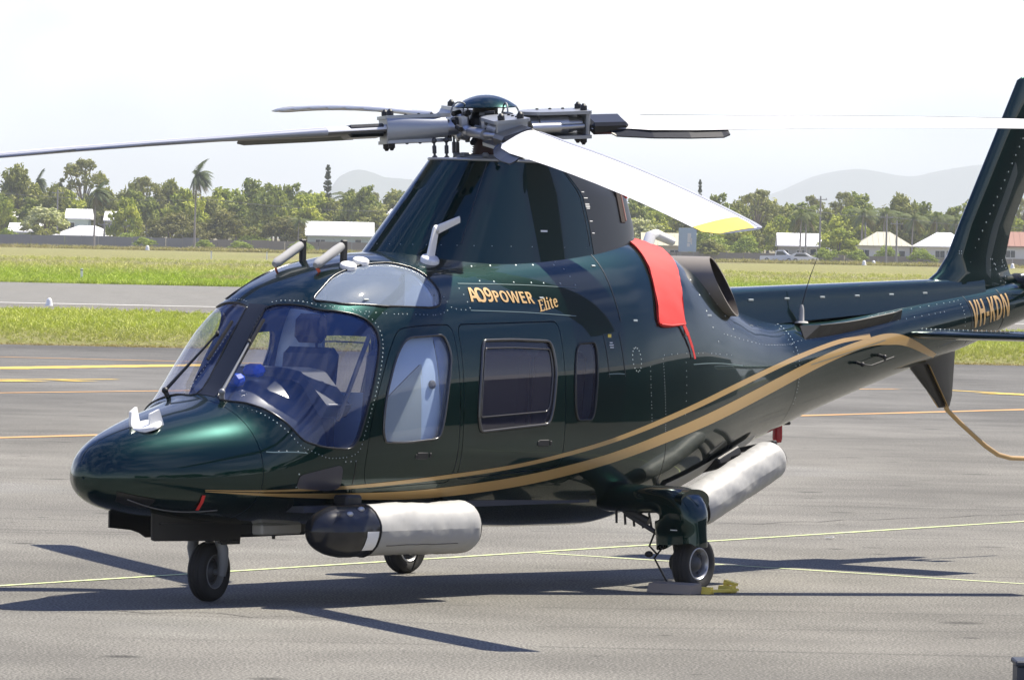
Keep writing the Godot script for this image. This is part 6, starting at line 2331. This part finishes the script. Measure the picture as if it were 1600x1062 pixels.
func heli_rotor():
	var mb := MB.new()
	# mast, bellows, swashplate
	mb.tube([port(0.74, 2.80, 0), HUB + Vector3(0, 0.14, 0)], 0.062, 16)
	mb.lathe([Vector2(0, -0.075), Vector2(0.10, -0.075), Vector2(0.15, -0.05), Vector2(0.15, -0.02), Vector2(0.11, 0.0), Vector2(0.11, 0.04), Vector2(0.085, 0.09), Vector2(0, 0.09)], T(HUB), 20)
	mb.lathe([Vector2(0, 0.0), Vector2(0.085, 0.0), Vector2(0.085, 0.10), Vector2(0, 0.10)], T(HUB + Vector3(0, 0.07, 0)), 18)
	var hub := obj("rotor_hub", mb, M.black_metal, heli)
	mb = MB.new()
	var pr := []
	for k in 25:
		pr.append(Vector2(0.085 + 0.012 * (k % 2) + 0.02 * (1.0 - k / 24.0), k * 0.0075))
	mb.lathe(pr, T(port(0.745, 2.815, 0)), 22)
	obj("mast_bellows", mb, M.boot, hub)
	mb = MB.new()
	mb.lathe([Vector2(0.10, 0.0), Vector2(0.20, 0.0), Vector2(0.225, 0.012), Vector2(0.20, 0.03), Vector2(0.10, 0.035)], T(port(0.745, 2.842, 0)), 28)
	for k in 8:
		var a := TAU * k / 8 + 0.2
		mb.box(Transform3D(Basis(Vector3.UP, -a), port(0.745, 2.87, 0) + Vector3(0.2 * cos(a), 0, 0.2 * sin(a))), Vector3(0.06, 0.035, 0.04), 0.008)
	obj("swashplate", mb, M.gear_grey, hub)
	mb = MB.new()
	var dome := [Vector2(0.205, -0.004), Vector2(0.212, 0.0)]
	for k in 9:
		var t := k / 8.0
		dome.append(Vector2(0.212 * (1.0 - t), 0.004 + 0.078 * (1.0 - pow(1.0 - t, 2.1))))
	mb.lathe(dome, T(HUB + Vector3(0.0, 0.128, 0.0), Vector3(0.0, 0, -0.06)), 32)
	obj("hub_dome", mb, M.green_paint, hub)
	var e0 := Vector3(0.590, 0, -0.808).normalized()      # towards the camera side, port and forward
	var l0 := Vector3(0.808, 0, 0.590).normalized()
	var us := [0.0, 0.01, 0.04, 0.09, 0.17, 0.28, 0.42, 0.6, 0.8, 1.0]
	for bl in [[e0, -0.0776, 14.0], [l0, -0.058, -1.0], [-e0, 0.0776, 1.0], [-l0, 0.0626, 12.0]]:
		var e: Vector3 = bl[0]
		var c := Vector3.UP.cross(e)
		var tilt: float = bl[1]
		var at := func(r: float) -> Vector3:
			return HUB + e * r + Vector3.UP * (tilt * r - 0.24 * pow(r / 5.5, 2.0))
		var frame := func(r: float, share := 1.0) -> Basis:
			var t: Vector3 = (at.call(r + 0.01) - at.call(r - 0.01)).normalized()
			var th := deg_to_rad(bl[2] + lerpf(5.0, -5.0, clampf((r - 0.7) / 4.8, 0, 1))) * share
			var cc := (c - t * c.dot(t)).normalized()
			var nn := cc.cross(t).normalized()
			if nn.y < 0:
				nn = -nn
			return Basis(t, nn * cos(th) - cc * sin(th), cc * cos(th) + nn * sin(th))     # x outwards, y up, z to the leading edge
		var upper := []
		var lower := []
		var rs := [0.70, 0.8, 0.95, 1.1, 1.4, 1.8, 2.3, 2.8, 3.3, 3.8, 4.3, 4.8, 5.2, 5.38, 5.47, 5.5]
		var edge := []
		var band := []
		for r in rs:
			var b: Basis = frame.call(r)
			var o: Vector3 = at.call(r)
			var lead := 0.085
			var trail := lerpf(0.15, 0.25, smoothstep(0.85, 1.25, r))
			if r > 5.38:
				trail -= (r - 5.38) * 0.55
				lead -= maxf(0.0, r - 5.47) * 0.4
			var th := lerpf(0.26, 0.115, smoothstep(0.7, 1.9, r)) if r < 5.45 else 0.05
			var ch := lead + trail
			var ru := PackedVector3Array()
			var rl := PackedVector3Array()
			var re := PackedVector3Array()
			var rb := PackedVector3Array()
			for u in us:
				var yy: float = foil(u) * th * ch
				var zz: float = lead - u * ch
				ru.append(o + b.z * zz + b.y * (yy * 1.15))
				rl.append(o + b.z * zz - b.y * (yy * 0.85))
				if u > 0.15:
					rb.append(o + b.z * zz + b.y * (yy * 1.15 + 0.0025))
			for u in [0.12, 0.06, 0.02, 0.0, 0.02, 0.06]:
				re.append(o + b.z * (lead - u * ch + 0.002) + b.y * (foil(u) * th * ch * (1.15 if re.size() < 4 else -0.85)) * 1.03 + b.y * (0.0015 if re.size() < 4 else -0.0015))
			upper.append(ru)
			lower.append(rl)
			if r > 1.0:
				edge.append(re)
			if r >= 5.2:
				band.append(rb)
		mb = MB.new()
		mb.grid(upper, false, false, HUB - Vector3.UP * 30.0)
		var endcap := upper[-1].duplicate() as PackedVector3Array
		var under: PackedVector3Array = lower[-1].duplicate()
		under.reverse()
		endcap.append_array(under)
		mb.fan(endcap, e)
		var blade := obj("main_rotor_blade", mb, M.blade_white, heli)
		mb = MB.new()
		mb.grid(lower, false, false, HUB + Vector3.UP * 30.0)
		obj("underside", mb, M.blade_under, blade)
		mb = MB.new()
		mb.grid(edge, false, false, HUB)
		obj("leading_edge_strip", mb, M.blade_edge, blade)
		mb = MB.new()
		mb.grid(band, false, false, HUB - Vector3.UP * 30.0)
		obj("tip_band", mb, M.yellow_paint, blade)
		# black root: sleeve and the drooping tab behind it
		mb = MB.new()
		for k in 3:
			var r0: float = [0.70, 0.80, 0.95][k]
			var r1: float = [0.80, 0.95, 1.12][k]
			for s in 2:
				pass
		var tab := []
		for r in [0.83, 0.86, 1.1, 1.35, 1.58, 1.63]:
			var b: Basis = frame.call(r)
			var o: Vector3 = at.call(r)
			var tr := -lerpf(0.15, 0.25, smoothstep(0.85, 1.25, r))
			var w := 0.075 if r > 0.85 and r < 1.6 else 0.05
			tab.append([o + b.z * (tr + 0.03), o + b.z * (tr - w * 0.8) - b.y * w * 0.5, b.y])
		for k in tab.size() - 1:
			for s in [0.004, -0.004]:
				mb.quad(tab[k][0] + tab[k][2] * s, tab[k + 1][0] + tab[k + 1][2] * s, tab[k + 1][1] + tab[k + 1][2] * s, tab[k][1] + tab[k][2] * s, tab[k][2] * s)
			mb.quad(tab[k][1] + tab[k][2] * 0.004, tab[k + 1][1] + tab[k + 1][2] * 0.004, tab[k + 1][1] - tab[k + 1][2] * 0.004, tab[k][1] - tab[k][2] * 0.004, -c)
		var bk: Basis = frame.call(0.85)
		mb.box(Transform3D(bk, at.call(0.83)) * T(Vector3(0, 0, -0.04)), Vector3(0.26, 0.085, 0.235), 0.02)
		obj("black_root", mb, M.black_paint, blade)
		# titanium grip: two plates, a curved leading fairing, spindle and bolts
		mb = MB.new()
		var g: Basis = frame.call(0.5, 0.35)
		var gx := Transform3D(g, at.call(0.46))
		var plate := rounded([Vector2(-0.22, -0.05), Vector2(-0.12, -0.125), Vector2(0.25, -0.135), Vector2(0.25, 0.115), Vector2(-0.12, 0.105), Vector2(-0.22, 0.05)], 0.025)
		for s in [1.0, -1.0]:
			mb.prism(plate, gx * Transform3D(Basis(Vector3.RIGHT, Vector3.BACK, Vector3.DOWN), Vector3(0, 0.082 * s, 0)), 0.022)
		var fair := []
		for k in 9:
			var x := lerpf(-0.17, 0.245, k / 8.0)
			var h := lerpf(0.066, 0.094, smoothstep(0, 1, k / 8.0))
			var row := PackedVector3Array()
			for j in 9:
				var a := lerpf(-1.0, 1.0, j / 8.0)
				row.append(gx * Vector3(x, h * a, 0.085 + 0.045 * sqrt(maxf(0.0, 1.0 - a * a * 0.95))))
			fair.append(row)
		mb.grid(fair, false, false, gx.origin - c * 0.05)
		mb.box(gx * T(Vector3(0.225, 0, -0.01)), Vector3(0.03, 0.17, 0.22), 0.008)
		var grip := obj("blade_grip", mb, M.titanium, heli)
		mb = MB.new()
		mb.tube([gx * Vector3(-0.30, 0, 0), gx * Vector3(-0.1, 0, -0.01)], [0.05, 0.06], 14)
		mb.tube([gx * Vector3(-0.10, 0, -0.03), gx * Vector3(0.10, 0, -0.03)], 0.066, 16)
		mb.tube([gx * Vector3(0.10, 0, -0.03), gx * Vector3(0.20, 0, -0.03)], 0.045, 14)
		mb.tube([gx * Vector3(-0.28, -0.01, -0.16), gx * Vector3(0.02, -0.01, -0.14)], 0.034, 14)
		mb.tube([gx * Vector3(0.02, -0.01, -0.14), gx * Vector3(0.2, -0.01, -0.09)], 0.018, 10)
		mb.ball(gx * Vector3(-0.30, -0.01, -0.17), Vector3.ONE * 0.045)
		mb.box(gx * T(Vector3(-0.30, 0, 0.0)), Vector3(0.07, 0.17, 0.15), 0.015)
		obj("spindle_and_damper", mb, M.steel, grip)
		mb = MB.new()
		for s in [1.0, -1.0]:
			for zz in [0.055, -0.075]:
				mb.lathe([Vector2(0, 0), Vector2(0.024, 0.0), Vector2(0.024, 0.0), Vector2(0.024, 0.028), Vector2(0.017, 0.032), Vector2(0.010, 0.045), Vector2(0, 0.045)], gx * Transform3D(Basis.from_scale(Vector3(1, s, 1)), Vector3(0.205, 0.093 * s, zz)), 10)
			for x in [-0.08, 0.01, 0.10]:
				mb.ball(gx * Vector3(x, 0.096 * s, 0.06), Vector3(0.012, 0.007, 0.012), 4, 8)
		obj("bolt", mb, M.black_metal, grip)
		# pitch links
		mb = MB.new()
		for k in 2:
			var p1: Vector3 = gx * Vector3(-0.16 + 0.085 * k, -0.085, 0.10)
			var p0 := Vector3(p1.x * 0.98 + 0.78 * 0.02, 2.845, p1.z * 0.97)
			mb.tube([p0, p0.lerp(p1, 0.25), p0.lerp(p1, 0.26), p0.lerp(p1, 0.7), p0.lerp(p1, 0.71), p1], [0.008, 0.008, 0.014, 0.014, 0.008, 0.008], 8)
			mb.ball(p0, Vector3.ONE * 0.02)
			mb.ball(p1, Vector3.ONE * 0.02)
		obj("pitch_link", mb, M.dark_grey, grip)
		# cable loop on the hub
		mb = MB.new()
		var lp := []
		for k in 13:
			var a := PI * k / 12.0
			lp.append(HUB + e * (0.20 + 0.06 * cos(a)) + c * 0.08 + Vector3.UP * (0.08 + 0.075 * sin(a)))
		mb.tube(lp, 0.006, 6)
		for k in 6:
			var q := HUB + e * rng.randf_range(0.1, 0.2) + c * rng.randf_range(-0.12, 0.12) + Vector3.UP * rng.randf_range(-0.08, 0.08)
			mb.tube([q, q + Vector3(rng.randf_range(-0.06, 0.06), rng.randf_range(-0.03, 0.05), rng.randf_range(-0.06, 0.06))], rng.randf_range(0.008, 0.02), 8)
		obj("hub_fittings", mb, M.gear_grey, hub)
		mb = MB.new()
		for k in 7:
			var q := HUB + e * rng.randf_range(0.08, 0.24) + c * rng.randf_range(-0.16, 0.16) + Vector3.UP * rng.randf_range(-0.12, 0.10)
			mb.tube([q, q + (e * rng.randf_range(-0.5, 1.0) + c * rng.randf_range(-1, 1) + Vector3.UP * rng.randf_range(-0.4, 0.4)) * 0.07], rng.randf_range(0.010, 0.026), 8)
		mb.box(Transform3D(Basis(e, Vector3.UP, -c), HUB + e * 0.19 + Vector3.UP * 0.02), Vector3(0.10, 0.07, 0.11), 0.02)
		obj("hub_bearing", mb, M.black_metal, hub)

func build_loose_things():
	var hx := heli_xf
	# red cloth blanking cover over the engine cowl
	var mb := MB.new()
	var poly := spline(deg_poly([-0.285, 27.3, -0.315, 37.0, -0.40, 52.0, -0.465, 67.0, -0.50, 82.0, -0.52, 104.0, -0.93, 104.0, -0.925, 82.0, -0.90, 68.0, -0.82, 55.0, -0.72, 44.0, -0.62, 30.0, -0.585, 27.0]), 5)
	patch(mb, -1.0, -0.2, 20, 110, poly, [], 0.016, 2.5)
	var fold := FastNoiseLite.new()
	fold.seed = 3
	fold.frequency = 4.0
	for v in mb.v.size():
		var q := mb.v[v]
		mb.v[v] = q + mb.n[v] * (0.014 * fold.get_noise_3dv(q * Vector3(1.8, 0.6, 0.6)) + 0.006 * fold.get_noise_3dv(q * 2.5))
	smooth_normals(mb)
	rim_wall(mb, poly, 0.016, 0.003)
	var bandx := []
	for q in [[-0.285, 27.6], [-0.42, 26.8], [-0.585, 27.2]]:
		bandx.append(skin(q[0], q[1], 0.018))
	mb.tube(bandx, 0.008, 6)
	for v in mb.v.size():
		mb.v[v] = hx * mb.v[v]
		mb.n[v] = hx.basis * mb.n[v]
	var cover := mesh_thing("intake_cover", mb, M.red_cloth, "red cloth blanking cover strapped over the helicopter's engine cowl", "cover")
	mb = MB.new()
	var sp := []
	for q in [[-0.575, 27.2, 0.02], [-0.62, 23.5, 0.018], [-0.665, 19.0, 0.014], [-0.685, 15.5, 0.014]]:
		sp.append(cover.transform.affine_inverse() * (hx * skin(q[0], q[1], q[2])))
	for k in 3:
		mb.bar(sp[k], sp[k + 1], 0.034 - 0.008 * k, 0.004, sp[k] - sp[k].lerp(sp[k + 1], 0.5) + hx.basis * Vector3(0, 0.2, -1.0))
	obj("strap", mb, M.red_cloth, cover)
	# pitot covers with orange streamers
	for s in [-1.0, 1.0]:
		mb = MB.new()
		var r := port(2.46, 2.08, 0.17 * s)
		mb.tube([r + Vector3(0.02, 0.172, 0), r + Vector3(0.08, 0.142, 0), r + Vector3(0.18, 0.093, 0), r + Vector3(0.26, 0.055, 0), r + Vector3(0.285, 0.042, 0)], [0.026, 0.031, 0.029, 0.031, 0.02], 12)
		var cv := loose("pitot_cover", mb, M.cover_grey, hx, "grey cloth sleeve on the %s of the two pitot tubes on the cockpit roof" % ("farther left" if s < 0 else "nearer, right-hand"), "cover", "covers on the pitot tubes")
		mb = MB.new()
		var a := r + Vector3(0.27, 0.03, 0)
		var b := r + Vector3(0.23, -0.035, -0.02 * s)
		var d := r + Vector3(0.04, -0.015, 0.0)
		for k in 2:
			var p0: Vector3 = [a, b][k]
			var p1: Vector3 = [b, d][k]
			mb.bar(p0, p1, 0.03, 0.004, Vector3(0.2, 0.6, -0.6))
		var inv := cv.transform.affine_inverse()
		for v in mb.v.size():
			mb.v[v] = inv * (hx * mb.v[v])
			mb.n[v] = hx.basis * mb.n[v]
		obj("streamer", mb, M.orange_cloth, cv)
	# two blue pouches on the instrument cover
	for k in 2:
		mb = MB.new()
		var p := port([3.40, 3.25][k], [1.395, 1.455][k], [0.06, 0.10][k])
		mb.box(T(p, Vector3(0.0, [-0.25, -0.3][k], -0.25)), Vector3(0.09, 0.075, [0.17, 0.17][k]), 0.025)
		loose("pouch", mb, M.blue_pouch, hx, ["bright blue pouch on the instrument cover, nearer the wiper pivot", "bright blue pouch on the instrument cover, farther back and higher"][k], "pouch", "blue pouches behind the windscreen")
	# wheel chocks at the near main wheel
	mb = MB.new()
	mb.prism(PackedVector2Array([Vector2(-0.08, 0), Vector2(0.08, 0), Vector2(0.055, 0.06), Vector2(-0.055, 0.07)]), T(port(0.24, 0.002, 1.25), Vector3(0, 0.06, 0)), 0.34)
	loose("wheel_chock", mb, M.wood, hx, "brown wooden chock in front of the near main wheel", "wheel chock", "chocks at the near main wheel")
	mb = MB.new()
	for k in 2:
		mb.prism(PackedVector2Array([Vector2(-0.035, 0), Vector2(0.035, 0), Vector2(0.02, 0.045), Vector2(-0.02, 0.045)]), T(port(0.14 - 0.26 * k, 0.002, 1.42), Vector3(0, 0.05, 0)), 0.11)
	mb.bar(port(0.14, 0.022, 1.475), port(-0.16, 0.022, 1.475), 0.024, 0.018)
	mb.bar(port(-0.14, 0.055, 1.48), port(-0.14, 0.075, 1.39), 0.04, 0.02)
	mb.box(T(port(-0.14, 0.04, 1.40), Vector3(0, 0.05, 0)), Vector3(0.05, 0.07, 0.03), 0.008)
	loose("wheel_chock", mb, M.yellow_paint, hx, "yellow metal chock beside the near main wheel", "wheel chock", "chocks at the near main wheel")
	# corner of a dark equipment case, right edge of the picture
	mb = MB.new()
	mb.box(T(Vector3(0, 0.06, 0)), Vector3(0.34, 0.11, 0.30), 0.012)
	mb.box(T(Vector3(0, 0.125, 0)), Vector3(0.36, 0.03, 0.32), 0.008)
	var cs := mesh_thing("equipment_case", shifted(mb, Vector3(2.885, 0, -31.3)), M.case_blue, "low dark blue case at the lower right edge", "case")
	# a scrap of paper on the apron
	mb = MB.new()
	mb.bar(Vector3(-0.03, 0.012, 0), Vector3(0.03, 0.018, 0.02), 0.05, 0.004)
	mesh_thing("paper_scrap", shifted(mb, Vector3(2.55, 0.0, -46.6)), M.white_paint, "small white scrap of paper on the apron behind the helicopter", "litter")

func smooth_normals(mb: MB) -> void:
	# normals averaged over the faces that meet at a place
	var sum := {}
	for k in range(0, mb.v.size(), 3):
		var f := (mb.v[k + 2] - mb.v[k]).cross(mb.v[k + 1] - mb.v[k])
		for j in 3:
			var key := Vector3i((mb.v[k + j] * 5000.0).round())
			sum[key] = sum.get(key, Vector3.ZERO) + f
	for k in mb.v.size():
		mb.n[k] = (sum[Vector3i((mb.v[k] * 5000.0).round())] as Vector3).normalized()

func shifted(mb: MB, by: Vector3) -> MB:
	for k in mb.v.size():
		mb.v[k] += by
	return mb

func mesh_thing(called: String, mb: MB, m: Material, label: String, category: String, group := "", kind := "") -> MeshInstance3D:
	# one mesh as a thing: its origin goes to the middle of its foot
	var bb := AABB(mb.v[0], Vector3.ZERO)
	for q in mb.v:
		bb = bb.expand(q)
	var foot := Vector3(bb.get_center().x, bb.position.y, bb.get_center().z)
	shifted(mb, -foot)
	var o := obj(called, mb, m)
	o.position = foot
	tag(o, label, category, group, kind)
	return o

func loose(called: String, mb: MB, m: Material, xf: Transform3D, label: String, category: String, group := "") -> MeshInstance3D:
	for k in mb.v.size():
		mb.v[k] = xf * mb.v[k]
		mb.n[k] = xf.basis * mb.n[k]
	return mesh_thing(called, mb, m, label, category, group)
